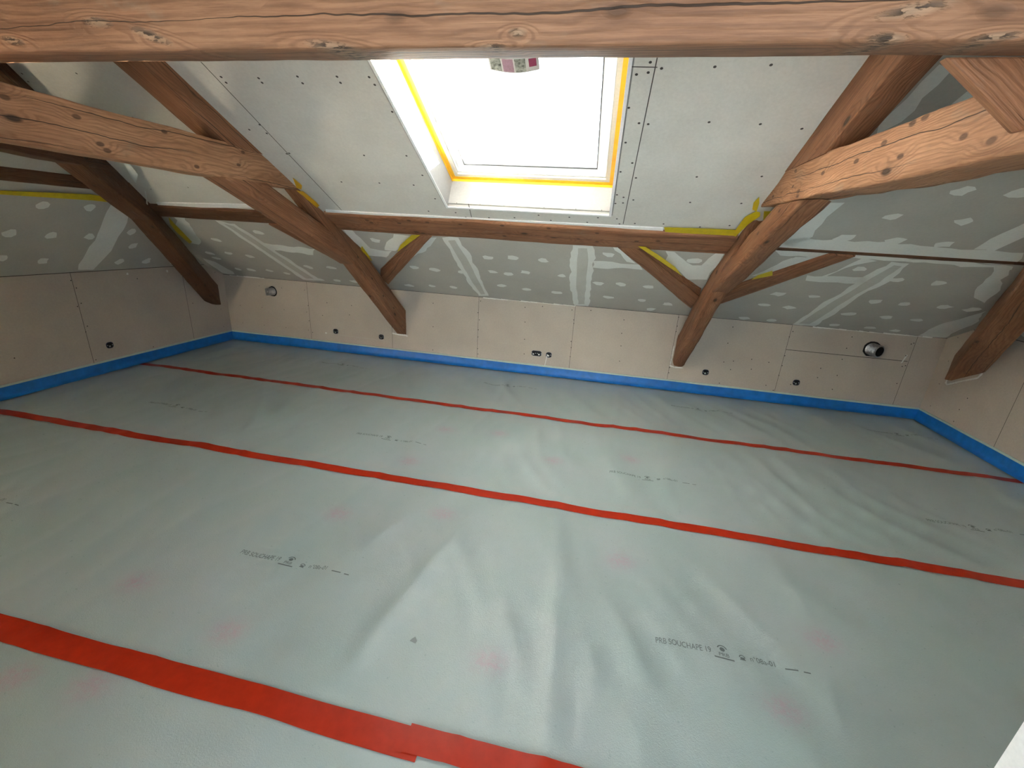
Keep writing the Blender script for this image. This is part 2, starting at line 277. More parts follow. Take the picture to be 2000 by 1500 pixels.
    ckm = maprange(nt, M2(nt, 'SUBTRACT', wd, fr_), 0.0, 0.006)
    c = mixc(nt, M2(nt, 'MULTIPLY', ckm, 0.9), c, (0.02, 0.011, 0.006, 1))
    nt.links.new(c, b.inputs['Base Color'])
    b.inputs['Roughness'].default_value = rough
    b.inputs['Specular IOR Level'].default_value = 0.3
    h = M2(nt, 'ADD', M2(nt, 'MULTIPLY', ringm, -0.25), M2(nt, 'MULTIPLY', fib, 0.5))
    h = M2(nt, 'SUBTRACT', h, M2(nt, 'MULTIPLY', ckm, 2.0))
    h = M2(nt, 'SUBTRACT', h, M2(nt, 'MULTIPLY', kcore, 0.8))
    if spots: h = M2(nt, 'SUBTRACT', h, M2(nt, 'MULTIPLY', gmask, 2.0))
    h = M2(nt, 'ADD', h, M2(nt, 'MULTIPLY', blot2, 1.0))
    bump(nt, b, h, 0.55, 0.006)
    return m

MT = {}
# gnarled knots of the overhead beam: along, across, half sizes, tilt
SPOTS = [(-1.12, .132, .035, .010, .15), (-.80, .095, .045, .012, .1), (-.63, .128, .060, .012, .28), (-.09, .158, .070, .012, .12),
         (.392, .136, .020, .009, 0), (.33, .162, .030, .006, 0), (1.20, .112, .060, .012, -.15), (1.17, .158, .035, .010, 0), (1.36, .158, .04, .008, -.1)]
WOODS = {
 'wood': dict(light=(0.37, 0.18, 0.095), mid=(0.26, 0.115, 0.056), dark=(0.095, 0.036, 0.015), crack=1.1),
 'wood_warm': dict(light=(0.52, 0.285, 0.16), mid=(0.39, 0.195, 0.10), dark=(0.14, 0.058, 0.025), crack=0.9, grey=0.5),
 'wood_top': dict(light=(0.335, 0.178, 0.10), mid=(0.245, 0.117, 0.062), dark=(0.09, 0.038, 0.018), ring=95, crack=1.3, grey=0.4, knot=.5, spots=SPOTS),
 'wood_dark': dict(light=(0.18, 0.085, 0.040), mid=(0.115, 0.048, 0.021), dark=(0.045, 0.016, 0.008), crack=1.2),
}
for k_ in WOODS: MT[k_] = wood_mat('pine_' + k_, **WOODS[k_])
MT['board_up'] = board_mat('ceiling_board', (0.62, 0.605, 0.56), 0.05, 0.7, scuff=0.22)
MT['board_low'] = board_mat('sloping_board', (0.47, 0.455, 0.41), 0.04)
MT['board_wall'] = board_mat('wall_board', (0.52, 0.46, 0.395), 0.05)
MT['compound'] = board_mat('joint_compound', (0.76, 0.77, 0.73), 0.04)
MT['compound_tape'] = board_mat('jointing_tape', (0.56, 0.55, 0.50), 0.05)
MT['gap'] = plain_mat('board_gap', (0.06, 0.05, 0.045), 0.9)
MT['screw'] = plain_mat('screw_head', (0.03, 0.028, 0.026), 0.5, 0.3)
MT['reveal'] = board_mat('reveal_board', (0.31, 0.30, 0.29), 0.05)
MT['bead'] = plain_mat('white_bead', (0.86, 0.86, 0.86), 0.5)
MT['frame'] = plain_mat('window_frame_paint', (0.55, 0.52, 0.45), 0.4)
MT['sash'] = plain_mat('window_sash_paint', (0.82, 0.83, 0.85), 0.35)
MT['gasket'] = plain_mat('black_gasket', (0.03, 0.03, 0.03), 0.6)
MT['yellow'] = plain_mat('yellow_tape', (0.62, 0.47, 0.012), 0.42, bumpy=0.3, bscale=18, vary=0.12)
MT['orange'] = plain_mat('amber_tape', (0.72, 0.40, 0.02), 0.42, bumpy=0.3, bscale=18, vary=0.12)
MT['red'] = plain_mat('red_tape', (0.43, 0.024, 0.006), 0.40, spec=0.25, bumpy=0.25, bscale=25, vary=0.10)
MT['blue'] = plain_mat('blue_skirt', (0.006, 0.16, 0.55), 0.40, bumpy=0.3, bscale=14, vary=0.15)
MT['foam'] = plain_mat('pale_foam', (0.50, 0.60, 0.55), 0.6, bumpy=0.4, bscale=30)
MT['ink'] = plain_mat('grey_ink', (0.13, 0.15, 0.15), 0.6)
MT['alu'] = plain_mat('crumpled_foil', (0.55, 0.55, 0.56), 0.30, 1.0, bumpy=1.0, bscale=90, vary=.35)
MT['black'] = plain_mat('cavity_shade', (0.008, 0.008, 0.009), 0.8)  # near black paints in the shade inside boxes and duct mouths
MT['scuff'] = plain_mat('grey_scuff', (0.24, 0.28, 0.28), .6)
MT['boxblue'] = plain_mat('navy_plastic', (0.012, 0.02, 0.055), 0.35)
MT['metal'] = plain_mat('bright_metal', (0.75, 0.75, 0.78), 0.25, 1.0)
MT['cable'] = plain_mat('white_cable', (0.78, 0.77, 0.74), 0.45)
MT['white'] = plain_mat('white_wall_paint', (0.80, 0.79, 0.77), 0.6)
MT['plaster'] = plain_mat('plaster_blob', (0.75, 0.74, 0.70), 0.8, bumpy=0.5, bscale=50)
MT['film'] = plain_mat('torn_white_film', (0.66, 0.70, 0.68), 0.5)
MT['slab'] = board_mat('floor_underlay', (0.33, 0.38, 0.36), 0.05)

def membrane_mat():
    m, nt, b = new_mat('membrane_sheet')
    tc = N(nt, 'ShaderNodeTexCoord').outputs['Object']
    at = N(nt, 'ShaderNodeAttribute'); at.attribute_name = 'stain'
    n1 = noise_n(nt, tc, 1.3, 4, 0.6); n2 = noise_n(nt, tc, 165, 3, 0.7); n3 = noise_n(nt, scalev(nt, tc, (1.0, 0.5, 1.0)), 420, 2, 0.6)
    n4 = noise_n(nt, tc, 45, 4, 0.7)
    c = mixc(nt, maprange(nt, n1, 0.32, 0.68), (0.35, 0.445, 0.44, 1), (0.41, 0.47, 0.485, 1))
    c = mixc(nt, maprange(nt, n2, 0.35, 0.7, 0, 0.12), c, (0.50, 0.57, 0.57, 1))
    c = mixc(nt, M2(nt, 'MULTIPLY', at.outputs['Fac'], maprange(nt, n4, 0.35, 0.65, 0.08, 0.5)), c, (0.52, 0.20, 0.32, 1))
    nt.links.new(c, b.inputs['Base Color'])
    nt.links.new(maprange(nt, n4, 0.3, 0.7, 0.27, 0.34), b.inputs['Roughness'])
    b.inputs['Specular IOR Level'].default_value = 0.75
    h = M2(nt, 'ADD', M2(nt, 'MULTIPLY', n3, 0.5), M2(nt, 'MULTIPLY', n2, 1.0))
    p = bump(nt, b, h, 0.45, 0.003)
    bump(nt, b, n4, 0.06, 0.01, p)
    return m
MT['membrane'] = membrane_mat()

def glass_mat():
    m = bpy.data.materials.new('window_glass'); m.use_nodes = True; nt = m.node_tree
    nt.nodes.clear()
    o = N(nt, 'ShaderNodeOutputMaterial'); mx = N(nt, 'ShaderNodeMixShader')
    t = N(nt, 'ShaderNodeBsdfTransparent'); g = N(nt, 'ShaderNodeBsdfGlossy'); g.inputs['Roughness'].default_value = 0.02
    lw = N(nt, 'ShaderNodeLayerWeight'); lw.inputs[0].default_value = 0.25
    fr = N(nt, 'ShaderNodeMath', operation='MULTIPLY'); nt.links.new(lw.outputs['Fresnel'], fr.inputs[0]); fr.inputs[1].default_value = 0.0
    fr.operation = 'MULTIPLY_ADD'; fr.inputs[0].default_value = 0.0; fr.inputs[2].default_value = 0.03
    for l in list(nt.links): nt.links.remove(l)
    nt.links.new(lw.outputs['Facing'], fr.inputs[0]); fr.inputs[1].default_value = 0.10
    t.inputs[0].default_value = (0.96, 0.98, 0.97, 1)
    nt.links.new(fr.outputs[0], mx.inputs[0]); nt.links.new(t.outputs[0], mx.inputs[1]); nt.links.new(g.outputs[0], mx.inputs[2])
    nt.links.new(mx.outputs[0], o.inputs[0])
    return m
MT['glass'] = glass_mat()

# ------------------------------------------------------------------ object helpers
def mesh_obj(name, verts, faces, mats, parent=None, mw=None, midx=None, smooth=False):
    me = bpy.data.meshes.new(name)
    inv = mw.inverted() if mw is not None else Matrix.Identity(4)
    me.from_pydata([inv @ Vector(v) for v in verts], [], faces)
    if not isinstance(mats, (list, tuple)): mats = [mats]
    for m in mats: me.materials.append(m)
    if midx:
        for p, i in zip(me.polygons, midx): p.material_index = i
    if smooth:
        for p in me.polygons: p.use_smooth = smooth is True or p.index < smooth
    me.update()
    o = bpy.data.objects.new(name, me); COL.objects.link(o)
    if mw is not None: o.matrix_world = mw
    if parent is not None:
        o.parent = parent
        pw = parent.matrix_world.copy() if parent.type != 'EMPTY' else Matrix.Translation(parent.location) @ parent.rotation_euler.to_matrix().to_4x4()
        o.matrix_parent_inverse = pw.inverted()
    return o
def tag(o, label=None, cat=None, group=None, kind=None):
    if label: o['label'] = label
    if cat: o['category'] = cat
    if group: o['group'] = group
    if kind: o['kind'] = kind
    return o
def empty(name, loc, label, cat, group=None, kind=None):
    o = bpy.data.objects.new(name, None); COL.objects.link(o); o.location = loc; o.empty_display_size = 0.1
    return tag(o, label, cat, group, kind)

class MB:
    """collects verts and faces with a material index"""
    def __init__(s): s.v = []; s.f = []; s.m = []
    def face(s, pts, mi=0):
        n = len(s.v); s.v += [Vector(p) for p in pts]; s.f.append(list(range(n, n + len(pts)))); s.m.append(mi)
    def prism(s, pts, dvec, mi=0, bottom=True):
        """polygon pts pushed along dvec"""
        n = len(s.v); k = len(pts); d = Vector(dvec)
        s.v += [Vector(p) for p in pts] + [Vector(p) + d for p in pts]
        if bottom: s.f.append(list(range(n, n + k))); s.m.append(mi)
        s.f.append(list(range(n + 2 * k - 1, n + k - 1, -1))); s.m.append(mi)
        for i in range(k):
            j = (i + 1) % k
            s.f.append([n + i, n + j, n + k + j, n + k + i][::-1]); s.m.append(mi)
    def box(s, a, b, mi=0):
        x0, y0, z0 = a; x1, y1, z1 = b
        s.prism([(x0, y0, z0), (x1, y0, z0), (x1, y1, z0), (x0, y1, z0)], (0, 0, z1 - z0), mi)
    def build(s, name, mats, parent=None, mw=None, smooth=False, fix=True):
        o = mesh_obj(name, s.v, s.f, mats, parent, mw, s.m, smooth)
        if fix:
            bm = bmesh.new(); bm.from_mesh(o.data)
            bmesh.ops.recalc_face_normals(bm, faces=bm.faces); bm.to_mesh(o.data); bm.free()
        return o

def jag(pts, amp, step, seed):
    """polygon outline (2D tuples) subdivided with ragged edges"""
    out = []; n = len(pts)
    for i in range(n):
        a = Vector((pts[i][0], pts[i][1])); b = Vector((pts[(i + 1) % n][0], pts[(i + 1) % n][1]))
        L = (b - a).length; k = max(1, int(L / step)); d = (b - a).normalized() if L > 0 else Vector((1, 0)); nn = Vector((-d.y, d.x))
        for j in range(k):
            p = a + (b - a) * (j / k)
            w = noise.noise(Vector((p.x * 7 + seed, p.y * 7, seed * 1.7))) * amp * 1.6 + (random.random() - 0.5) * amp * 0.7
            if j > 0: p = p + nn * w
            out.append((p.x, p.y))
    return out

def timber(name, q0, q1, mat, label, cat='beam', group=None, seg=None, amp=0.006, seed=0.0, ch=0.07, facet=0.0, wob=0.004, parent=None, knots=None):
    """hewn timber between two end quads [bottom a, bottom b, top b, top a]"""
    q0 = [Vector(p) for p in q0]; q1 = [Vector(p) for p in q1]
    c0 = sum(q0, Vector()) / 4; c1 = sum(q1, Vector()) / 4
    ax = (c1 - c0); L = ax.length; ax.normalize()
    lat = ((q0[1] + q0[2]) - (q0[0] + q0[3])); lat = (lat - ax * lat.dot(ax)).normalized()
    up = ax.cross(lat)
    mw = Matrix((ax, lat, up)).transposed().to_4x4(); mw.translation = (c0 + c1) / 2
    if knots:
        inv = mw.inverted(); mat = wood_mat('pine_with_knots', knots=[tuple(inv @ Vector(k)) for k in knots], **WOODS[mat])
    elif isinstance(mat, str): mat = MT[mat]
    # ring in normalised a,b
    ring = []
    arc = [(0.0, 1.0), (0.3, 0.3), (1.0, 0.0)]
    corners = [(-1, -1), (1, -1), (1, 1), (-1, 1)]
    def side(p, q, k=4):
        for i in range(k):
            t = ch + (2 - 2 * ch) * (i / (k - 1)); yield (p[0] + (q[0] - p[0]) / 2 * t, p[1] + (q[1] - p[1]) / 2 * t)
    for i in range(4):
        p, q = corners[i], corners[(i + 1) % 4]
        ring += list(side(p, q))
        # rounded corner point
        ring.append((q[0] * (1 - ch * 0.32), q[1] * (1 - ch * 0.32)))
    K = len(ring)
    seg = seg or max(6, int(L / 0.06))
    V = []; F = []
    for s in range(seg + 1):
        t = s / seg
        cc = c0.lerp(c1, t)
        bend = Vector((0, noise.noise(Vector((t * L * 1.1, seed, 3.1))), noise.noise(Vector((t * L * 1.1, 9.2, seed))))) * wob
        for (a, b) in ring:
            u = (a + 1) / 2; v = (b + 1) / 2
            p0 = (q0[0] * (1 - u) + q0[1] * u) * (1 - v) + (q0[3] * (1 - u) + q0[2] * u) * v
            p1 = (q1[0] * (1 - u) + q1[1] * u) * (1 - v) + (q1[3] * (1 - u) + q1[2] * u) * v
            p = p0.lerp(p1, t)
            d = (p - cc); d = d - ax * d.dot(ax)
            if d.length > 0: d.normalize()
            x = t * L
            nz = noise.noise(Vector((x * 2.2, a * 0.9 + seed, b * 0.9))) + 0.5 * noise.noise(Vector((x * 7, a * 2 + seed, b * 2)))
            if facet:
                nz += facet * abs(noise.noise(Vector((x * 9 + seed, a * 3, b * 3)))) * -2.0
            p = p + d * nz * amp + lat * bend.y + up * bend.z
            V.append(p)
    for s in range(seg):
        for k in range(K):
            k2 = (k + 1) % K
            F.append([s * K + k, s * K + k2, (s + 1) * K + k2, (s + 1) * K + k])
    nf = len(F)
    F.append(list(range(K))[::-1]); F.append([seg * K + k for k in range(K)])
    o = mesh_obj(name, V, F, mat, parent, mw, smooth=nf)
    bm = bmesh.new(); bm.from_mesh(o.data)
    bmesh.ops.recalc_face_normals(bm, faces=bm.faces)
    for e in bm.edges:
        if any(len(f.verts) > 4 for f in e.link_faces): e.smooth = False
    bm.to_mesh(o.data); bm.free()
    if parent is None: tag(o, label, cat, group)
    elif label: o['label'] = label
    return o

# ------------------------------------------------------------------ room shell
HX0, HX1, HY0 = -1.240, 0.013, 3.485          # skylight opening in the far slope
ULEN = 1.40
YB = -1.62                                    # wall behind the camera
DX0, DX1, DZ = -1.0, 1.7, 2.25            # unseen glazed door, added there to light the room
cosF = 1 / math.sqrt(1 + TF * TF); sinF = TF * cosF
HY1 = HY0 - ULEN * cosF

def seg_strip(mb, a, b, w, nrm, mi, lift=0.0012):
    """thin line on a surface"""
    a = Vector(a); b = Vector(b); nrm = Vector(nrm)
    d = (b - a).normalized(); s = d.cross(nrm).normalized() * w / 2
    mb.face([a - s + nrm * lift, b - s + nrm * lift, b + s + nrm * lift, a + s + nrm * lift], mi)
def disc(mb, c, r, nrm, mi, k=7, lift=0.0016, sx=1.0, rot=0.0, jit=0.0):
    nrm = Vector(nrm).normalized(); c = Vector(c)
    u = nrm.cross(Vector((0, 1, 0.001)))
    u = Vector((1, 0, 0)) if abs(nrm.x) < 0.5 else Vector((0, 1, 0))
    u = (u - nrm * u.dot(nrm)).normalized(); v = nrm.cross(u)
    pts = []
    for i in range(k):
        an = rot + 2 * math.pi * i / k; rr = r * (1 + (random.random() - 0.5) * jit)
        pts.append(c + u * math.cos(an) * rr * sx + v * math.sin(an) * rr + nrm * lift)
    mb.face(pts, mi)

def build_ceiling():
    mb = MB()
    NF_ = Vector((0, -sinF, -cosF))
    A = PF
    # far slope: upper boards above the purlin, filled boards below it
    YP = 3.70
    def hipx(y, s):                       # x of the hip line at y
        x = XL + (zfar(y) - ZS) / TS if s < 0 else XR - (zfar(y) - ZS) / TS
        return x
    lx = hipx(YP, -1); rx = hipx(YP, 1)
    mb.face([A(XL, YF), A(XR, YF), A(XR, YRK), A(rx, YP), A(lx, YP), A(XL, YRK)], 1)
    rb = 1.05
    mb.face([A(lx, YP), A(HX0, YP), A(HX0, 0), A(XRL, 0)], 0)
    mb.face([A(HX0, YP), A(HX1, YP), A(HX1, HY0), A(HX0, HY0)], 0)
    mb.face([A(HX0, HY1), A(HX1, HY1), A(HX1, 0), A(HX0, 0)], 0)
    XS = 1.04; ys = YF - (ZS + TS * (XR - XS) - ZF) / TF
    mb.face([A(HX1, YP), A(XS, YP), A(XS, ys), A(XRR, 0), A(HX1, 0)], 0)
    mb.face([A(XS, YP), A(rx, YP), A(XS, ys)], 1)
    # hipped sides and the slope behind the camera
    Bk = lambda x, y: Vector((x, -y, zfar(y)))
    yb = -YB
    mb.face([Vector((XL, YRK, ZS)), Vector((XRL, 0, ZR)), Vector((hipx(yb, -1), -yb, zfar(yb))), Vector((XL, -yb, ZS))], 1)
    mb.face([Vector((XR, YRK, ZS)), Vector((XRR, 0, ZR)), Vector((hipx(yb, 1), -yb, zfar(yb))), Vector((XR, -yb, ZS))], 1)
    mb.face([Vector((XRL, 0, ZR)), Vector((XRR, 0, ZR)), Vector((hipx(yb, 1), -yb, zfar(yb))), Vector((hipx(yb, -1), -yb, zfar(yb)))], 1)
    nshell = len(mb.f)
    # outer skin so that the roof has thickness
    t = 0.03
    def up(pts): return [Vector(p) + Vector((0, 0, t)) for p in pts]
    for i in range(nshell): mb.face(up([mb.v[j] for j in mb.f[i]]), 1)
    # board joints, screw heads
    for (a, b) in JOINT_FAR:
        seg_strip(mb, A(*a), A(*b), 0.005, NF_, 3)
    for p in SCREWS_FAR: disc(mb, A(*p), 0.0075, NF_, 3, lift=0.0015)
    for x in (-3.55, -3.15, -2.75):
        for y in (2.4, 2.7, 3.05, 3.4): disc(mb, A(x + random.uniform(-.03, .03), y), 0.006, NF_, 3, lift=0.0015)
    for y in (2.45, 2.8, 3.1, 3.45):
        for x in (-4.0 + (3.5 - y) * 0.4,): disc(mb, A(x, y), 0.006, NF_, 3, lift=0.0015)
    # filled joints and filled screw spots
    for n, (k, pts) in enumerate(POLY_FAR):
        jp = jag(pts, 0.018, 0.06, n * 3.3)
        mb.face([A(x, y) + NF_ * 0.0012 for x, y in jp], 2)
        if k == 'b' and len(pts) >= 4 and n < 8:
            c = (sum(p[0] for p in pts) / len(pts), sum(p[1] for p in pts) / len(pts))
            q = [((p[0] - c[0]) * 0.45 + c[0], (p[1] - c[1]) * 0.93 + c[1]) for p in pts]
            if n in (0, 2, 3, 5): mb.face([A(x, y) + NF_ * 0.002 for x, y in jag(q, 0.006, 0.08, n)], 4)
    for n, (x, y) in enumerate(DOTS_FAR):
        disc(mb, A(x, y), random.uniform(0.036, 0.05), NF_, 2, k=9, sx=1.25, rot=random.random(), jit=0.55, lift=0.0013)
    NL = Vector((TS, 0, -1)).normalized(); NR = Vector((-TS, 0, -1)).normalized()
    for n, (k, pts) in enumerate(POLY_LEFT):
        mb.face([PL(x, y) + NL * 0.0012 for x, y in jag(pts, 0.018, 0.06, 50 + n)], 2)
    for (x, y) in DOTS_LEFT: disc(mb, PL(x, y), 0.045, NL, 2, k=9, rot=random.random(), jit=0.5, lift=0.0013)
    for x in (-4.95, -4.65):
        for y in (0.4, 0.9, 1.4, 1.9): disc(mb, PL(x, y), 0.045, NL, 2, k=9, rot=random.random(), jit=0.5, lift=0.0013)
    for (x, y) in DOTS_RIGHT: disc(mb, PR(min(x, XR - .06), y), 0.05, NR, 2, k=9, rot=random.random(), jit=0.5, lift=0.0013)
    # crack of filler where wall and slope meet
    for (x0, x1) in ((-1.40, -0.25), (2.35, 3.5), (-5.05, -4.5)):
        x = x0
        while x < x1:
            w = random.uniform(0.03, 0.09)
            seg_strip(mb, (x, YF - 0.004, ZF - 0.004), (min(x + w, x1), YF - 0.004, ZF - 0.006), random.uniform(0.005, 0.016), (0, -1, 0), 5, 0.001)
            x += w
    seg_strip(mb, (XL, YF - .002, ZF), (XR, YF - .002, ZF), 0.006, (0, -1, 0), 3)
    seg_strip(mb, (XL + .002, -1.6, ZS), (XL + .002, YRK, ZS), 0.006, (1, 0, 0), 3)
    seg_strip(mb, (XR - .002, -1.6, ZS), (XR - .002, YRK, ZS), 0.006, (-1, 0, 0), 3)
    o = mb.build('ceiling', [MT['board_up'], MT['board_low'], MT['compound'], MT['gap'], MT['compound_tape'], MT['plaster']], fix=False)
    tag(o, 'grey plasterboard lining of the hipped roof with filled joints', None, None, 'structure')
build_ceiling()

def build_walls():
    # far wall
    mb = MB(); mb.box((XL - .1, YF, -0.15), (XR + .1, YF + .1, ZF))
    for x in (-3.86, -2.64, -1.455, -0.25, 0.94, 2.147, 3.37):
        seg_strip(mb, (x, YF, 0.0), (x, YF, ZF), 0.0035, (0, -1, 0), 1)
    seg_strip(mb, (2.147, YF, 0.63), (3.36, YF, 0.63), 0.006, (0, -1, 0), 1)
    for x, z in SCREWS_WALL: disc(mb, (x, YF, z), 0.006, (0, -1, 0), 1)
    for x in (-4.95, -4.6, -4.25, -3.9):
        for z in (0.25, 0.5, 0.8): disc(mb, (x, YF, z), 0.005, (0, -1, 0), 1)
    mb.face([(3.30, YF - .0015, 0.60), (3.315, YF - .0015, 0.61), (3.34, YF - .0015, 0.70), (3.325, YF - .0015, 0.70)], 2)
    seg_strip(mb, (-3.62, YF, .235), (-2.75, YF, .215), 0.004, (0, -1, 0), 3)
    disc(mb, (-3.63, YF, .235), 0.014, (0, -1, 0), 2, jit=.6)
    tag(mb.build('wall_far', [MT['board_wall'], MT['gap'], MT['compound'], MT['compound_tape']], fix=False), None, None, None, 'structure')
    # left wall with its raked end
    for nm, X, s in (('wall_left', XL, 1), ('wall_right', XR, -1)):
        mb = MB()
        mb.prism([(X, YB - .1, -0.15), (X, YF, -0.15), (X, YF, ZF), (X, YRK, ZS), (X, YB - .1, ZS)], (-0.1 * s, 0, 0))
        ys = (3.455, 2.25, 1.05, 4.66) if s > 0 else (4.30, 3.1, 1.9)
        for y in ys: seg_strip(mb, (X, y, 0.0), (X, y, ZS), 0.004, (s, 0, 0), 1)
        for y, z in (SCREWS_LEFT if s > 0 else SCREWS_RIGHT): disc(mb, (X, y, z), 0.006, (s, 0, 0), 1)
        for z in (0.2, 0.45, 0.7, 0.95):
            for y in (5.15, 2.3, 1.0): disc(mb, (X, y, z), 0.005, (s, 0, 0), 1)
        if s > 0:
            for y in (4.0, 4.47): disc(mb, (X, y, 1.01), 0.014, (s, 0, 0), 2, jit=.6)
        else:
            mb.face([(X - .0015, 3.94, .33), (X - .0015, 3.97, .33), (X - .0015, 3.99, .42), (X - .0015, 3.95, .42)], 2)
        tag(mb.build(nm, [MT['board_wall'], MT['gap'], MT['compound']], fix=False), None, None, None, 'structure')
    mb = MB(); zt = zfar(YB); hx0 = XL + (zt - ZS) / TS; hx1 = XR - (zt - ZS) / TS
    for pts in ([(XL - .1, -.15), (DX0, -.15), (DX0, zt), (hx0, zt), (XL, ZS), (XL - .1, ZS)], [(DX0, DZ), (DX1, DZ), (DX1, zt), (DX0, zt)],
                [(DX1, -.15), (XR + .1, -.15), (XR + .1, ZS), (XR, ZS), (hx1, zt), (DX1, zt)], [(DX0, -.15), (DX1, -.15), (DX1, 0), (DX0, 0)]):
        mb.prism([(x, YB, z) for x, z in pts], (0, -.1, 0))
    tag(mb.build('wall_back', [MT['board_wall']], fix=False), None, None, None, 'structure')
    mb = MB(); mb.box((XL - .1, YB - .1, -0.15), (XR + .1, YF + .1, -0.03))
    tag(mb.build('floor', [MT['slab']], fix=False), None, None, None, 'structure')
    mb = MB(); mb.box((0.903, 0.60, -0.03), (1.95, 0.773, 1.88))
    o = tag(mb.build('wall_stair', [MT['white']]), None, None, None, 'structure')
    mb = MB(); mb.box((-1.27, YB, -0.03), (-1.15, 0.10, 2.3))  # partition added out of view to shade the left wall from the door
    tag(mb.build('wall_added_shade', [MT['white']]), None, None, None, 'structure')
build_walls()

# ------------------------------------------------------------------ skylight
def RL(x, u, w):
    """roof coordinates: x across, u up the slope from the lower edge of the opening, w outward"""
    return Vector((x, HY0 - u * cosF + w * sinF, zfar(HY0) + u * sinF + w * cosF))
def ring(mb, x0, x1, u0, u1, inset, w0, w1, mi=0):
    """rectangular frame of four mitred bars"""
    o = [(x0, u0), (x1, u0), (x1, u1), (x0, u1)]
    i = [(x0 + inset, u0 + inset), (x1 - inset, u0 + inset), (x1 - inset, u1 - inset), (x0 + inset, u1 - inset)]
    for k in range(4):
        j = (k + 1) % 4
        pts = [RL(*o[k], w0), RL(*o[j], w0), RL(*i[j], w0), RL(*i[k], w0)]
        mb.prism(pts, RL(0, 0, w1) - RL(0, 0, w0), mi)
def build_window():
    w = empty('window_1', RL((HX0 + HX1) / 2, ULEN / 2, 0.25), 'bright roof window in the sloping ceiling', None, None, 'structure')
    D = 0.244
    # lining boards of the opening
    mb = MB(); t = 0.02
    def lin(a, b):
        (xa, ua), (xb, ub) = a, b
        d = Vector((xb - xa, ub - ua)).normalized(); n = (d.y, -d.x)
        mb.prism([RL(xa, ua, 0), RL(xb, ub, 0), RL(xb, ub, D + .04), RL(xa, ua, D + .04)], RL(n[0] * t, n[1] * t, 0) - RL(0, 0, 0))
    lin((HX0, 0), (HX1, 0)); lin((HX1, 0), (HX1, ULEN)); lin((HX1, ULEN), (HX0, ULEN)); lin((HX0, ULEN), (HX0, 0))
    mb.build('window_lining', MT['reveal'], w)
    # screws in the bottom board
    mb = MB()
    for x in (-1.17, -0.98, -0.79, -0.48, -0.24, -0.05):
        disc(mb, RL(x, 0.0, 0.035), 0.005, (0, -cosF, sinF), 0)
    mb.build('screw_heads', MT['screw'], w, fix=False)['kind'] = 'stuff'
    # corner beads round the mouth
    mb = MB(); ring(mb, HX0 - .012, HX1 + .012, -.012, ULEN + .012, .018, -0.004, 0.0)
    mb.build('corner_bead', MT['bead'], w)
    mb = MB(); ring(mb, HX0 + .002, HX1 - .002, .002, ULEN - .002, .058, D, D + .10)
    mb.build('window_frame', MT['frame'], w)
    mb = MB(); ring(mb, HX0 + .062, HX1 - .062, .070, ULEN - .062, .012, D + .012, D + .10)
    ring(mb, HX0 + .074, HX1 - .074, .082, ULEN - .074, .055, D + .028, D + .10)
    s = mb.build('window_sash', MT['sash'], w)
    mb = MB(); ring(mb, HX0 + .127, HX1 - .127, .137, ULEN - .127, .006, D + .026, D + .034)
    mb.build('gasket', MT['gasket'], s)
    mb = MB(); mb.prism([RL(HX0 + .12, .13, D + .06), RL(HX1 - .12, .13, D + .06), RL(HX1 - .12, ULEN - .12, D + .06), RL(HX0 + .12, ULEN - .12, D + .06)], RL(0, 0, .006) - RL(0, 0, 0))
    mb.build('window_pane', MT['glass'], s)
    # roof outside, so the daylight comes only through the opening
    mb = MB(); ring(mb, HX0 - .25, HX1 + .25, -.25, ULEN + .25, .25, D + .03, D + .06)
    mb.build('roof_flashing', plain_mat('grey_flashing', (.2, .2, .21), .5), w)
    # yellow tape round the frame: a loop of its own
    mb = MB(); ring(mb, HX0 + .001, HX1 - .001, .001, ULEN - .001, .030, D - .0025, D - .0003)
    ring(mb, HX0 + .0005, HX1 - .0005, .0005, ULEN - .0005, .0022, D - .022, D - .0003)
    o = mb.build('masking_tape', MT['orange'])
    tag(o, 'amber yellow tape loop running round the inside of the roof window frame', 'tape')
    # leaflet hanging on the pane
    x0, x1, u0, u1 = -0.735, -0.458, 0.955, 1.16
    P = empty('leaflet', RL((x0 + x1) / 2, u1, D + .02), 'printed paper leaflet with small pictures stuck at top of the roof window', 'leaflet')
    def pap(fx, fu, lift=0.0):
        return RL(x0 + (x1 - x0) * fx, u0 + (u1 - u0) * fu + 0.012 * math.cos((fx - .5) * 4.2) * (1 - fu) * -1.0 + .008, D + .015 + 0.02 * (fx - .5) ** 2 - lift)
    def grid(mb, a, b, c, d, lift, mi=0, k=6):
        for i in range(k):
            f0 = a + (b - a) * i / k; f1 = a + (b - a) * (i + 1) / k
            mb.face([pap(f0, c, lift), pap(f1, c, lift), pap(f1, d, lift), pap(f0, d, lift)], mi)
    mb = MB(); grid(mb, 0, 1, 0, 1, 0, 0, 16); mb.build('sheet', plain_mat('leaflet_paper', (.20, .20, .195), .6, spec=.1), P, fix=False)  # paper and print colours darkened to carry the backlit shade
    mb = MB()
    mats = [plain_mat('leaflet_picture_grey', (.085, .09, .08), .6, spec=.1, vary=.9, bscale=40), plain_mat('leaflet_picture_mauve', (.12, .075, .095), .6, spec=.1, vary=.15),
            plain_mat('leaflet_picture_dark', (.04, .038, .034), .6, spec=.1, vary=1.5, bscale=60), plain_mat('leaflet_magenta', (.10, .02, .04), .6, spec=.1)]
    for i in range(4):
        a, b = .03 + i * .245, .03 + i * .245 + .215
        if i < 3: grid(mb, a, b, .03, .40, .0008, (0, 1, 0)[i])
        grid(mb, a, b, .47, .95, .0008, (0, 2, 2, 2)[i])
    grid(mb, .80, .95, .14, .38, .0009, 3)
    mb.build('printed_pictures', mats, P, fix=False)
build_window()
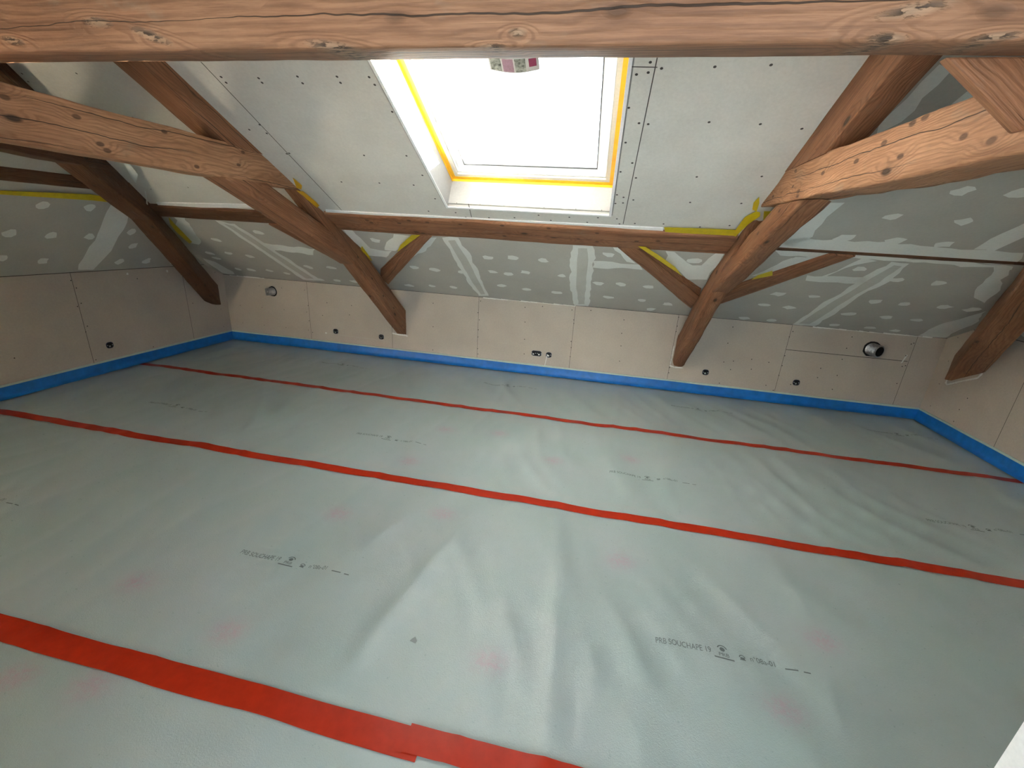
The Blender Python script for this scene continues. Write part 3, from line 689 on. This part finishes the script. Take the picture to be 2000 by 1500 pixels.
def build_added_door():  # added out of view to bring in light from behind
    d = empty('added_door_1', ((DX0 + DX1) / 2, YB - .05, 0), 'glazed double door added behind the camera to light the room', None, None, 'structure')
    xm = (DX0 + DX1) / 2
    mb = MB()
    for a, b in (((DX0, 0), (DX0 + .05, DZ)), ((DX1 - .05, 0), (DX1, DZ)), ((DX0 + .05, DZ - .05), (DX1 - .05, DZ))):
        mb.box((a[0], YB - .08, a[1]), (b[0], YB, b[1]))
    mb.build('added_door_frame', MT['sash'], d)
    for (x0, x1) in ((DX0 + .05, xm), (xm, DX1 - .05)):
        mb = MB()
        for a, b in (((x0, .02), (x0 + .07, DZ - .05)), ((x1 - .07, .02), (x1, DZ - .05)), ((x0 + .07, .02), (x1 - .07, .12)), ((x0 + .07, DZ - .12), (x1 - .07, DZ - .05))):
            mb.box((a[0], YB - .065, a[1]), (b[0], YB - .02, b[1]))
        l = mb.build('added_door_leaf', MT['sash'], d)
        mb = MB(); mb.box((x0 + .07, YB - .045, .12), (x1 - .07, YB - .04, DZ - .12)); mb.build('pane', MT['glass'], l)
build_added_door()

# ------------------------------------------------------------------ floor membrane
def hgt(x, y):
    wx = x + 0.18 * noise.noise(Vector((x * 0.8, y * 0.7, 4.0)))
    a = noise.noise(Vector((wx * 3.3 - y * 0.5, y * 0.55, 1.0)))
    r1 = (1 - abs(a) * 2.0); r1 = max(0, r1) ** 2.5
    b = noise.noise(Vector((wx * 1.7 + y * 0.25 + 5.5, y * 0.5, 7.0)))
    c = noise.noise(Vector((x * 9 + y, y * 1.4, 2.0)))
    h = 0.007 * r1 + 0.008 * b + 0.0014 * c
    # soft folds across each sheet, held flat under the tapes
    for (ya, yb_) in ((2.475, 3.905), (3.905, YF), (0.94, 2.475)):
        if ya < y < yb_:
            fd = math.sin(math.pi * (y - ya) / (yb_ - ya)) ** 0.8
            q = noise.noise(Vector(((x * 0.94 + y * 0.35 + 0.25 * noise.noise(Vector((x * .7, y * .9, 3)))) * 4.6, (y - .3 * x) * 0.55, ya * 3)))
            q2 = noise.noise(Vector(((x * 0.8 + y * 0.6) * 8.5, y * 0.8, ya * 5 + 2)))
            h += fd * (0.013 * (1 - abs(q) * 2.2) * (0.5 if ya < 1 else 1.0) + 0.005 * q2) - fd * .004
    # long ridges in front of the camera
    for (xc, sl, y0, y1, w, am) in ((-0.72, -0.16, 1.0, 2.35, 0.06, 0.017), (-0.02, 0.05, 0.95, 2.0, 0.045, 0.016), (0.32, 0.05, 0.9, 1.9, .08, .010), (-1.15, -.3, 1.0, 2.3, .08, .008)):
        if y0 < y < y1:
            xx = xc + sl * (1.6 - y)
            e = math.sin(math.pi * (y - y0) / (y1 - y0)) ** 0.6
            h += am * e * math.exp(-((x - xx) / w) ** 2)
    # right side folds fanning out
    d = (x - 1.0) * 0.75 + (y - 3.2) * 0.66
    h += 0.012 * max(0, noise.noise(Vector((d * 3.6, (x - y) * 0.35, 12.0)))) * max(0, min(1, (x + .2) / 1.0))
    ed = min(1, (YF - y) / 0.35, (x - XL) / .35, (XR - x) / .35)
    h *= max(0.15, ed)
    return h - 0.006
PINK = [(-2.0, 1.27), (-1.385, 1.16), (-1.675, .84), (-.79, 2.18), (-1.40, 2.01), (-.26, 1.30), (.90, 1.38), (-.19, 3.07), (1.2, 1.77), (-1.26, 2.73), (-1.19, 3.35), (-1.97, .80), (.42, 3.3), (-.7, 3.4), (.3, 2.05), (2.2, 1.9)]
def build_membrane():
    seams = [-0.50, 0.94, 2.475, 3.905, YF - 0.012]
    labels = ['pale green felt membrane sheet in front, nearest the camera below the first wide red tape',
              'pale green felt membrane sheet between the wide front red tape and the middle red tape',
              'pale green felt membrane sheet between the middle red tape and the farthest red tape',
              'pale green felt membrane sheet lying along the far knee wall beyond the last red tape']
    cats = []
    for i in range(4):
        y0, y1 = seams[i], seams[i + 1]
        x0, x1 = XL + .012, XR - .012
        step = 0.026
        nx = int((x1 - x0) / step); ny = int((y1 - y0) / step)
        V = []; st = []
        for b in range(ny + 1):
            y = y0 + (y1 - y0) * b / ny
            for a in range(nx + 1):
                x = x0 + (x1 - x0) * a / nx
                V.append((x, y, hgt(x, y)))
                s = 0
                for (px_, py_) in PINK:
                    d2 = ((x - px_) / .09) ** 2 + ((y - py_) / .07) ** 2
                    if d2 < 4: s = max(s, math.exp(-d2 * 1.6))
                st.append(s)
        F = [[b * (nx + 1) + a, b * (nx + 1) + a + 1, (b + 1) * (nx + 1) + a + 1, (b + 1) * (nx + 1) + a] for b in range(ny) for a in range(nx)]
        o = mesh_obj('membrane_sheet', V, F, MT['membrane'], smooth=True)
        at = o.data.attributes.new('stain', 'FLOAT', 'POINT'); at.data.foreach_set('value', st)
        tag(o, labels[i], 'floor membrane', 'membrane sheets on the floor')
        prints = {1: [(-1.696, 1.565), (0.436, 1.565), (-3.83, 1.565)], 2: [(-1.87, 3.015), (.246, 3.015), (2.38, 3.015), (-3.98, 3.015)], 3: [(-1.2, 4.69), (.93, 4.69), (2.86, 4.69), (-3.33, 4.69)]}.get(i, [])
        for (px_, py_) in prints: floor_print(o, px_, py_)
        if i == 1:
            bake_on_floor('scuff', [(-.618, 1.305), (-.588, 1.298), (-.586, 1.312), (-.602, 1.33), (-.612, 1.318)], [[0, 1, 2, 3, 4]], o, MT['scuff'])
def bake_on_floor(name, verts, faces, parent, mat, lift=0.0015):
    V = [(x, y, hgt(x, y) + lift) for x, y in verts]
    return mesh_obj(name, V, faces, mat, parent)
FONT_CACHE = {}
def text_mesh(s, size):
    cu = bpy.data.curves.new('t', 'FONT'); cu.body = s; cu.size = size
    ob = bpy.data.objects.new('t', cu); COL.objects.link(ob)
    dg = bpy.context.evaluated_depsgraph_get(); dg.update()
    me = bpy.data.meshes.new_from_object(ob.evaluated_get(dg))
    v = [(p.co.x, p.co.y) for p in me.vertices]; f = [list(p.vertices) for p in me.polygons]
    bpy.data.objects.remove(ob); bpy.data.curves.remove(cu); bpy.data.meshes.remove(me)
    return v, f
def floor_print(parent, X, Y):
    state = {'V': [], 'F': []}
    def flush(name):
        bake_on_floor(name, state['V'], state['F'], parent, MT['ink']); state['V'] = []; state['F'] = []
    def addtext(s, size, x, y, w):
        key = (s, size)
        if key not in FONT_CACHE: FONT_CACHE[key] = text_mesh(s, size)
        v, f = FONT_CACHE[key]; V = state['V']
        xs = [p[0] for p in v]; k = w / (max(xs) - min(xs)); n = len(V)
        V.extend([(X + x + p[0] * k, Y + y + p[1]) for p in v]); state['F'].extend([[i + n for i in q] for q in f])
    def quad(x0, y0, x1, y1):
        V = state['V']; n = len(V); V.extend([(X + x0, Y + y0), (X + x1, Y + y0), (X + x1, Y + y1), (X + x0, Y + y1)]); state['F'].append([n, n + 1, n + 2, n + 3])
    def arcp(cx, cy, r0, r1, a0, a1, k=8):
        V = state['V']
        for i in range(k):
            t0 = a0 + (a1 - a0) * i / k; t1 = a0 + (a1 - a0) * (i + 1) / k; n = len(V)
            V.extend([(X + cx + r * math.cos(t), Y + cy + r * math.sin(t)) for r, t in ((r0, t0), (r1, t0), (r1, t1), (r0, t1))]); state['F'].append([n, n + 1, n + 2, n + 3])
    addtext('PRB SOUCHAPE 19', 0.042, 0.0, 0.0, 0.232); flush('printed_name')
    # small round emblem over letters and a rule
    quad(0.243, -0.018, 0.325, -0.012)
    addtext('PRB', 0.026, 0.264, -0.005, 0.042)
    arcp(0.285, 0.030, 0.0, 0.011, 0, 2 * math.pi, 10); arcp(0.285, 0.030, 0.017, 0.022, 0.2, math.pi - .3, 8)
    flush('printed_emblem')
    quad(0.352, 0.0, 0.376, 0.004); arcp(0.364, 0.012, 0.010, 0.014, 0, math.pi, 6); quad(0.355, 0.004, 0.373, 0.014)
    flush('printed_padlock')
    addtext('n\u00b008a-01', 0.036, 0.397, 0.008, 0.100); flush('printed_number')
    quad(0.535, 0.004, 0.585, 0.010); flush('printed_dash')
    quad(0.605, 0.002, 0.632, 0.008); flush('printed_dash')
build_membrane()

def red_tape(xa, xb, yfun, wfun, lift, label, group=None, th=0.0012):
    step = 0.03; n = int((xb - xa) / step); V = []; F = []
    K = 5
    for i in range(n + 1):
        x = xa + (xb - xa) * i / n
        yc = yfun(x); w = wfun(x)
        for k in range(K):
            y = yc + w * (k / (K - 1) - .5)
            V.append((x, y, hgt(x, y) + lift + (th if 0 < k < K - 1 else 0.0003)))
    for i in range(n):
        for k in range(K - 1):
            F.append([i * K + k, (i + 1) * K + k, (i + 1) * K + k + 1, i * K + k + 1])
    o = mesh_obj('red_tape', V, F, MT['red'], smooth=True)
    tag(o, label, 'tape', group); return o
nz = lambda x, s: noise.noise(Vector((x * 1.3, s, 0.3)))
red_tape(XL + .015, XR - .015, lambda x: 3.905 + .005 * nz(x, 1), lambda x: .072 + .006 * nz(x * 2, 2), .003, 'narrow red tape line on the membrane farthest back, nearest the far wall')
red_tape(XL + .015, XR - .015, lambda x: 2.472 + .005 * nz(x, 3), lambda x: .078 + .006 * nz(x * 2, 4), .003, 'long straight red tape line across the middle of the floor')
red_tape(XL + .015, -0.412, lambda x: .938 + .006 * nz(x, 5), lambda x: .100 + .008 * nz(x * 2, 6), .003, 'wide red tape at front left, ending under an overlapping piece')
red_tape(-0.470, 2.2, lambda x: .948 + .006 * nz(x, 7), lambda x: .092, .007, 'shiny wrinkled red tape piece overlapping the end of the front tape')

# edge strips: pale foam with a blue skirt
def edge_strip(a, b, n, label):
    a = Vector(a); b = Vector(b); n = Vector(n)
    root = empty('edge_strip', (a + b) / 2, label, 'edge strip')
    d = (b - a); L = d.length; d.normalize(); K = int(L / 0.05)
    mb = MB()
    V = []; F = []
    for i in range(K + 1):
        p = a + d * L * i / K; top = 0.128 + 0.006 * noise.noise(p * 1.7)
        for q in (p + n * .001 + Vector((0, 0, -.006)), p + n * .001 + Vector((0, 0, top)), p + n * .009 + Vector((0, 0, top - .002)), p + n * .009 + Vector((0, 0, -.006))): V.append(q)
    for i in range(K):
        for k in range(4):
            F.append([i * 4 + k, i * 4 + (k + 1) % 4, (i + 1) * 4 + (k + 1) % 4, (i + 1) * 4 + k])
    F.append([0, 1, 2, 3]); F.append([K * 4 + 3, K * 4 + 2, K * 4 + 1, K * 4])
    mesh_obj('foam_strip', V, F, MT['foam'], root)
    V = []; F = []
    prof = [(0.0105, 0.108), (0.0125, 0.09), (0.014, 0.06), (0.018, 0.03), (0.032, 0.012), (0.060, 0.004)]
    for i in range(K + 1):
        p = a + d * L * i / K
        for j, (u, z) in enumerate(prof):
            w = 0.003 * noise.noise(Vector((i * .35, j * .8, L)))
            zz = z + (0.004 * noise.noise(p * 2.0) if j == 0 else 0) 
            q = p + n * (u + w * (j > 0))
            if j >= 4: zz += max(0.0, hgt(q.x, q.y)) + .001
            V.append(q + Vector((0, 0, zz)))
    P = len(prof)
    for i in range(K):
        for j in range(P - 1):
            F.append([i * P + j, i * P + j + 1, (i + 1) * P + j + 1, (i + 1) * P + j])
    mesh_obj('blue_skirt', V, F, MT['blue'], root, smooth=True)['label'] = 'blue plastic skirt'
edge_strip((XL + .01, YF, 0), (XR - .01, YF, 0), (0, -1, 0), 'blue skirted foam edge strip along the foot of the long far wall')
edge_strip((XL, -1.5, 0), (XL, YF - .01, 0), (1, 0, 0), 'blue skirted foam edge strip along the foot of the left wall')
edge_strip((XR, -1.5, 0), (XR, YF - .01, 0), (-1, 0, 0), 'blue skirted foam edge strip along the foot of the right wall')

# ------------------------------------------------------------------ roof timbers
def YZ(x0, x1, bs, be, ts, te, O=(0, YF), d=(0, -1), lat=None):
    """end quads of a member drawn in a vertical plane; s measured from the wall"""
    d = Vector((d[0], d[1], 0)); lat = Vector((1, 0, 0)) if lat is None else Vector((lat[0], lat[1], 0)); O = Vector((O[0], O[1], 0))
    f = lambda l, p: O + d * p[0] + lat * l + Vector((0, 0, p[1]))
    return [f(x0, bs), f(x1, bs), f(x1, ts), f(x0, ts)], [f(x0, be), f(x1, be), f(x1, te), f(x0, te)]
cl = lambda t, o=0.0: ZF + TF * t + o       # ceiling height at distance t from the far wall

# left truss
xa, xb = -2.600, -2.440
q = YZ(-2.570, xb, (0, .335), (1.93, 1.905), (0, .66), (1.93, 2.0 + .15)); 
timber('roof_strut', q[0], q[1], 'wood', 'brown roof strut of left truss running down to far wall left of the roof window', 'beam', seed=1.1, amp=.005, knots=KNOTS_AL)
q = YZ(xa, xb, (1.18, 1.295), (2.68, 1.915), (1.50, 1.60), (2.28, 1.915))
timber('angle_brace', q[0], q[1], MT['wood'], 'sloping prop under the left collar beam, meeting the left roof strut below', 'beam', seed=2.2, amp=.007)
q = YZ(xa, xb, (1.87, 1.915), (6.86, 1.905), (2.35, 2.13), (6.86, 2.125))
timber('collar_beam', q[0], q[1], 'wood_warm', 'horizontal cracked collar beam at left, coming toward the camera', 'beam', seed=3.3, amp=.007, wob=.008, knots=KNOTS_CL)
q = YZ(xa, xb, (2.58, 2.115), (5.2, cl(5.2, -.112)), (2.16, 2.10), (5.2, cl(5.2, .09)))
timber('principal_rafter', q[0], q[1], MT['wood'], 'sloping brown rafter above the left collar beam, beside the upper ceiling boards', 'beam', seed=4.4, amp=.005)

# right truss
ra, rb = .962, 1.120
q = YZ(ra, rb - .01, (0, .30), (1.90, 1.925), (0, .70), (1.90, 2.17))
timber('roof_strut', q[0], q[1], MT['wood'], 'round hewn roof strut of right truss reaching down the far wall', 'beam', seed=5.1, amp=.012, facet=.4, ch=.35)
q = YZ(ra, rb, (1.14, 1.285), (2.62, 1.93), (1.47, 1.595), (2.22, 1.93))
timber('angle_brace', q[0], q[1], 'wood', 'thick log prop under the right collar beam, joining the right roof strut', 'beam', seed=6.3, amp=.012, facet=.4, ch=.3, knots=KNOTS_BR)
q = YZ(ra, rb + .02, (1.87, 1.935), (6.86, 1.935), (2.28, 2.125), (6.86, 2.13))
timber('collar_beam', q[0], q[1], 'wood_warm', 'light worn knotty collar beam at right, coming toward the camera', 'beam', seed=7.2, amp=.011, facet=.35, wob=.01, ch=.14, knots=KNOTS_CR)
q = YZ(ra, 1.085, (2.76, 2.12), (5.2, cl(5.2, -.21)), (2.16, 2.10), (5.2, cl(5.2, .09)))
timber('principal_rafter', q[0], q[1], MT['wood'], 'sloping rafter above the right collar beam, beside the upper ceiling boards', 'beam', seed=8.4, amp=.005)

# hip half trusses
def hip(O, d, lat, l0, l1, side, mat):
    q = YZ(l0, l1, (-.02, .53), (1.93, 1.80), (-.02, .80), (1.93, 1.97), O, d, lat)
    timber('roof_strut', q[0], q[1], mat, 'dark corner strut dropping to the %s wall near the far corner' % side, 'beam', seed=9 + l0, amp=.008)
    q = YZ(l0, l1, (1.10, 1.40), (2.60, 1.975), (1.45, 1.70), (2.2, 1.975), O, d, lat)
    timber('angle_brace', q[0], q[1], mat, 'dark prop between the %s corner strut and its diagonal collar' % side, 'beam', seed=10 + l0, amp=.008)
    q = YZ(l0, l1, (1.35, 1.975), (5.05, 1.955), (1.75, 2.13), (5.05, 2.11), O, d, lat)
    timber('diagonal_collar', q[0], q[1], mat, 'dark diagonal collar running from the %s hip to the truss' % side, 'beam', seed=11 + l0, amp=.006)
    hz = lambda s, o: ZS + .4545 * s + o
    q = YZ(l0, l1, (1.9, hz(1.9, -.15)), (5.2, hz(5.2, -.15)), (1.9, hz(1.9, .06)), (5.2, hz(5.2, .06)), O, d, lat)
    timber('hip_rafter', q[0], q[1], mat, 'dark hip rafter climbing the %s ceiling corner' % side, 'beam', seed=12 + l0, amp=.006)
hip((XL, 5.0), (.487, -.873), (.873, .487), -.045, .115, 'left', MT['wood_dark'])
hip((XR, 5.0), (-.487, -.873), (-.873, .487), -.15, .06, 'right', MT['wood'])

# purlins, following the slope
def on_plane(f, x0, x1, y0, y1, lo, hi, axis='x'):
    if axis == 'x':
        A = [f(x0, y1, lo), f(x0, y0, lo), f(x0, y0, hi), f(x0, y1, hi)]
        B = [f(x1, y1, lo), f(x1, y0, lo), f(x1, y0, hi), f(x1, y1, hi)]
    else:
        A = [f(x0, y0, lo), f(x1, y0, lo), f(x1, y0, hi), f(x0, y0, hi)]
        B = [f(x0, y1, lo), f(x1, y1, lo), f(x1, y1, hi), f(x0, y1, hi)]
    return A, B
A, B = on_plane(PF, -2.42, .955, 3.625, 3.865, -.030, .12)
timber('purlin', A, B, 'wood', 'long brown purlin with dark cracks below the roof window, between the two trusses', 'beam', seed=13.5, amp=.006, wob=.012, ch=.1, knots=KNOTS_P)
A, B = on_plane(PF, -4.40, -2.61, 3.675, 3.845, -.025, .12)
timber('purlin', A, B, MT['wood_dark'], 'dark purlin between the left corner and the left truss', 'beam', seed=14.5, amp=.005)
A, B = on_plane(PF, 1.09, 2.95, 3.765, 3.80, -.006, .12)
timber('purlin', A, B, MT['wood_dark'], 'thin dark line of purlin showing between filled boards right of right truss', 'beam', seed=15.5, amp=.002, wob=.003)
A, B = on_plane(PL, -4.325, -4.235, -1.55, 3.30, -.012, .12, 'y')
timber('purlin', A, B, MT['wood_dark'], 'dark purlin with yellow tape beneath it across the left hip slope', 'beam', seed=16.5, amp=.004)

# braces lying just under the slope, from truss to purlin
def brace(e0a, e0b, e1a, e1b, drop, label, seed, top=.05, drop2=None):
    drop2 = drop if drop2 is None else drop2
    timber('purlin_brace', [PF(*e0a, -drop), PF(*e0b, -drop), PF(*e0b, top), PF(*e0a, top)], [PF(*e1a, -drop2), PF(*e1b, -drop2), PF(*e1b, top), PF(*e1a, top)],
           MT['wood'], label, 'beam', seed=seed, amp=.005)
brace((-2.47, 4.70), (-2.47, 4.88), (-1.63, 3.86), (-1.52, 3.86), .10, 'short brace right of the left roof strut, rising to the purlin', 21, drop2=.04)
brace((.97, 4.85), (.97, 4.56), (.115, 3.86), (.27, 3.86), .09, 'brace left of the right roof strut with yellow tape along its upper edge', 22, drop2=.03)
brace((1.10, 4.86), (1.10, 4.60), (1.84, 3.80), (1.66, 3.80), .09, 'long brace right of the right roof strut, rising to the thin purlin', 23, drop2=.02)
brace((-2.58, 4.90), (-2.58, 4.62), (-3.17, 3.86), (-3.03, 3.86), .09, 'brace left of the left roof strut, half hidden behind it', 24, drop2=.03)

# big beam overhead, with its support block
y0, y1 = 1.20, 1.40
qa = [(-4.2, y1, 2.136), (-4.2, y0, 2.096), (-4.2, y0 - .02, 2.42), (-4.2, y1, 2.44)]
qb = [(2.9, y1, 2.134), (2.9, y0, 2.094), (2.9, y0 - .02, 2.42), (2.9, y1, 2.44)]
timber('longitudinal_beam', qa, qb, MT['wood_top'], 'thick weathered beam with knots spanning the whole top of the view', 'beam', seed=31, amp=.004, wob=.006, seg=120, ch=.09)

mb = MB()
yb = 1.403
mb.prism([(.742, yb, 2.134), (.958, yb, 2.134), (.958, yb, 1.984), (.948, yb, 1.980)], (0, .032, 0))
vv = [v.copy() for v in mb.v]
o = mb.build('support_block', MT['wood'], mw=Matrix.Translation((.85, 1.45, 2.05)) @ Matrix.Rotation(math.radians(38), 4, 'Y'))
bv = o.modifiers.new('bevel', 'BEVEL'); bv.width = .006; bv.segments = 2
tag(o, 'triangular timber bracket under the overhead beam at the right edge', 'block')

# ------------------------------------------------------------------ tapes, lips, scraps on the slopes
def patch(name, pts, mat, label, cat, nrm, th=.0015, kind=None):
    mb = MB(); mb.prism([Vector(p) for p in pts], Vector(nrm) * th)
    o = mb.build(name, mat); tag(o, label, cat, None, kind); return o
NFd = Vector((0, -sinF, -cosF))
TL = {
 'T1': 'long yellow tape on top of the purlin at its right end below the ceiling boards',
 'T2': 'crumpled yellow tape turning up from purlin toward the right collar beam end',
 'T3': 'small yellow tape piece sticking up beside the tip of the right collar beam',
 'T4': 'yellow tape scrap tucked under the tip of the right collar beam',
 'T5': 'yellow tape on upper edge of the long brace right of the right strut',
 'T6': 'narrow yellow tape along the upper edge of the brace left of the right strut',
 'T7': 'yellow tape on upper edge of the short brace right of the left strut',
 'T8': 'yellow tape on right side of the left roof strut below the purlin',
 'T9': 'small amber tape at the tip of the left collar beam',
 'T10': 'amber tape along left roof strut between collar tip and purlin',
 'T11': 'long yellow tape under the dark purlin on the left hip slope',
 'T12': 'yellow tape beside the dark left corner strut',
}
for k, pts in TAPES.items():
    if k in TL:
        patch('masking_tape', pts, MT['orange'] if k in ('T9', 'T10') else MT['yellow'], TL[k], 'tape', (NFd if k != 'T11' else Vector((TS, 0, -1)).normalized()))
for k, nm in (('LIP1', 'trim_1'), ('LIP2', 'trim_2')):
    patch(nm, TAPES[k], MT['bead'], None, None, -NFd, .012, 'structure')
patch('torn_film', TAPES['TORN1'], MT['film'], 'torn white film hanging at the tip of the left diagonal collar', 'film scrap', NFd, .002)
patch('torn_film', TAPES['TORN2'], MT['film'], 'thin white film ribbon hanging beside the dark left corner strut', 'film scrap', NFd, .002)

def bead(pts, r, label, nrm):
    """lumpy line of plaster"""
    V = []; F = []; K = 7; pts = [Vector(p) for p in pts]
    path = []
    for i in range(len(pts) - 1):
        n = max(2, int((pts[i + 1] - pts[i]).length / .012))
        path += [pts[i].lerp(pts[i + 1], j / n) for j in range(n)]
    path.append(pts[-1])
    nrm = Vector(nrm)
    for i, p in enumerate(path):
        d = (path[min(i + 1, len(path) - 1)] - path[max(i - 1, 0)]).normalized(); s = d.cross(nrm).normalized()
        rr = r * (1 + .7 * noise.noise(Vector((i * .9, r * 100, 1)))) * (0.3 if i in (0, len(path) - 1) else 1)
        for k in range(K):
            a = 2 * math.pi * k / K; V.append(p + (s * math.cos(a) + nrm * math.sin(a) * .6) * rr)
    for i in range(len(path) - 1):
        for k in range(K): F.append([i * K + k, i * K + (k + 1) % K, (i + 1) * K + (k + 1) % K, (i + 1) * K + k])
    F.append(list(range(K))[::-1]); F.append([(len(path) - 1) * K + k for k in range(K)])
    o = mesh_obj('plaster_bead', V, F, MT['plaster'], smooth=True)
    return tag(o, label, 'plaster')
bead([(-2.64, YF - .004, .335), (-2.55, YF - .006, .325), (-2.45, YF - .006, .325), (-2.415, YF - .004, .31)], .011, 'lumpy white plaster bead under the foot of the left roof strut', (0, -1, 0))
bead([(.95, YF - .003, .55), (.945, YF - .003, .30), (1.0, YF - .004, .285), (1.10, YF - .004, .29)], .006, 'thin white plaster line round the foot of the right roof strut', (0, -1, 0))
bead([(XR - .004, 5.07, .66), (XR - .004, 5.07, .49), (XR - .004, 5.05, .475), (XR - .004, 4.90, .56), (XR - .004, 4.74, .645), (XR - .004, 4.71, .70)], .009, 'white plaster line round the foot of the right corner strut', (-1, 0, 0))

# ------------------------------------------------------------------ electrical boxes
def rrect(w, h, r, k=5):
    pts = []
    for (cx, cy, a0) in ((w - r, h - r, 0), (-w + r, h - r, 90), (-w + r, -h + r, 180), (w - r, -h + r, 270)):
        for i in range(k + 1):
            a = math.radians(a0 + 90 * i / k); pts.append((cx + r * math.cos(a), cy + r * math.sin(a)))
    return pts
def outlet(loc, nrm, kind, label, group='empty flush boxes in the walls'):
    nrm = Vector(nrm); right = Vector((0, 0, 1)).cross(nrm) * -1
    root = empty('flush_box', loc, label, 'electrical box', group)
    L = Vector(loc)
    W = lambda u, v, w: L + right * u + Vector((0, 0, v)) + nrm * w
    hw, hh = (.064, .034) if kind == 'double' else (.036, .034)
    o_, i_ = rrect(hw, hh, .026), rrect(hw - .006, hh - .006, .021)
    mb = MB(); n = len(o_)
    for k in range(n):
        j = (k + 1) % n
        mb.face([W(*o_[k], .001), W(*o_[j], .001), W(*o_[j], .005), W(*o_[k], .005)])
        mb.face([W(*o_[k], .005), W(*o_[j], .005), W(*i_[j], .006), W(*i_[k], .006)])
        mb.face([W(*i_[k], .006), W(*i_[j], .006), W(*i_[j], .001), W(*i_[k], .001)])
    mb.build('rim', MT['boxblue'], root)
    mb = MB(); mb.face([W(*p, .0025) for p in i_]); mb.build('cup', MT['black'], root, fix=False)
    xs = (-.036, .036) if kind == 'double' else (0,)
    for cx in xs:
        for s in (-1, 1):
            mb = MB()
            c = [(cx + .024 * s + .006 * math.cos(a), .006 * math.sin(a)) for a in [math.pi * 2 * i / 8 for i in range(8)]]
            mb.prism([W(*p, .003) for p in c], nrm * .003)
            mb.build('screw', MT['metal'], root)
        mb = MB(); c = [(cx + .004 + .011 * math.cos(a), -.012 + .010 * math.sin(a)) for a in [math.pi * 2 * i / 9 for i in range(9)]]
        mb.prism([W(*p, .003) for p in c], nrm * .004)
        if kind in ('double', 'cable'): mb.build('conduit_end', MT['cable'], root)
        else: mb.build('conduit_end', MT['metal'], root)
    return root
outlet((XL, 3.646, .277), (1, 0, 0), 's', 'dark flush box alone on the left wall')
outlet((-3.477, YF, .274), (0, -1, 0), 's', 'flush box on far wall, the left one of two left of the left strut foot')
outlet((-2.799, YF, .265), (0, -1, 0), 's', 'flush box on far wall just left of the left strut foot')
outlet((-0.676, YF, .272), (0, -1, 0), 'double', 'wide double flush box in the middle of the far wall')
outlet((-0.519, YF, .269), (0, -1, 0), 'cable', 'single flush box with a white cable hanging out of it')
outlet((1.357, YF, .265), (0, -1, 0), 's', 'flush box on far wall just right of the right strut foot')
outlet((2.347, YF, .261), (0, -1, 0), 's', 'flush box on far wall below the right air duct')
def tube(name, pts, r, mat, K=8, parent=None, smooth=True):
    V = []; F = []; pts = [Vector(p) for p in pts]
    rs = r if isinstance(r, (list, tuple)) else [r] * len(pts)
    for i, p in enumerate(pts):
        d = (pts[min(i + 1, len(pts) - 1)] - pts[max(i - 1, 0)]).normalized()
        s = d.cross(Vector((0, 0, 1)));  s = s.normalized() if s.length > .1 else Vector((1, 0, 0)); u = s.cross(d)
        for k in range(K):
            a = 2 * math.pi * k / K; V.append(p + (s * math.cos(a) + u * math.sin(a)) * rs[i])
    for i in range(len(pts) - 1):
        for k in range(K): F.append([i * K + k, i * K + (k + 1) % K, (i + 1) * K + (k + 1) % K, (i + 1) * K + k])
    return mesh_obj(name, V, F, mat, parent, smooth=smooth)
o = tube('cable', [(-.532, YF - .008, .275), (-.540, YF - .02, .25), (-.548, YF - .016, .20), (-.555, YF - .012, .15), (-.558, YF - .012, .128)], .0045, MT['cable'])
tag(o, 'white cable hanging from the middle flush box down behind the edge strip', 'cable')

# ------------------------------------------------------------------ flexible air ducts
def duct(x, z, dirx, r, ln, label):
    root = empty('air_duct', (x, YF, z), label, 'air duct')
    c = Vector((x, YF, z)); V = []; pts = []; rs = []
    n = 26
    for i in range(n + 1):
        t = i / n
        p = c + Vector((dirx * ln * t * t * .9, -ln * t, -.004 * t))
        pts.append(p); rs.append(r * (1 + .07 * math.sin(i * math.pi)) + .007 * (i % 2) - .003 + .006 * noise.noise(Vector((i * .5, x, 0))))
    o = tube('duct_wall', pts, rs, MT['alu'], K=20, parent=root, smooth=False)
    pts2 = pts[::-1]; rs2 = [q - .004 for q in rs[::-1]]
    tube('duct_inner_shade', pts2, rs2, MT['black'], K=20, parent=root)  # black inner tube stands for the shade inside the foil duct
    mb = MB()
    # rim at the mouth
    V = []; K = 20; d = (pts[-1] - pts[-2]).normalized(); s = d.cross(Vector((0, 0, 1))).normalized(); u = s.cross(d)
    for k in range(K):
        a0 = 2 * math.pi * k / K; a1 = 2 * math.pi * (k + 1) / K
        j0 = .004 * noise.noise(Vector((k * .8, x, 3))); j1 = .004 * noise.noise(Vector((((k + 1) % K) * .8, x, 3)))
        P = lambda a, rr, w: pts[-1] + (s * math.cos(a) + u * math.sin(a)) * rr + d * w
        mb.face([P(a0, r + .004, j0), P(a1, r + .004, j1), P(a1, r - .008, .004), P(a0, r - .008, .004)])
    mb.build('duct_rim', MT['alu'], root, fix=False)
    mb = MB(); disc(mb, (x, YF, z), r + .022, (0, -1, 0), 0, k=16, lift=.0018, jit=.1)  # flat black disc paints in the dark of the hole round the duct
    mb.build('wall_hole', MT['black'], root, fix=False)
duct(-4.40, .742, -.7, .048, .075, 'silver flexible duct end sticking out of the far wall near left corner')
duct(2.985, .728, .25, .062, .10, 'silver flexible duct end sticking out of the far wall at right')
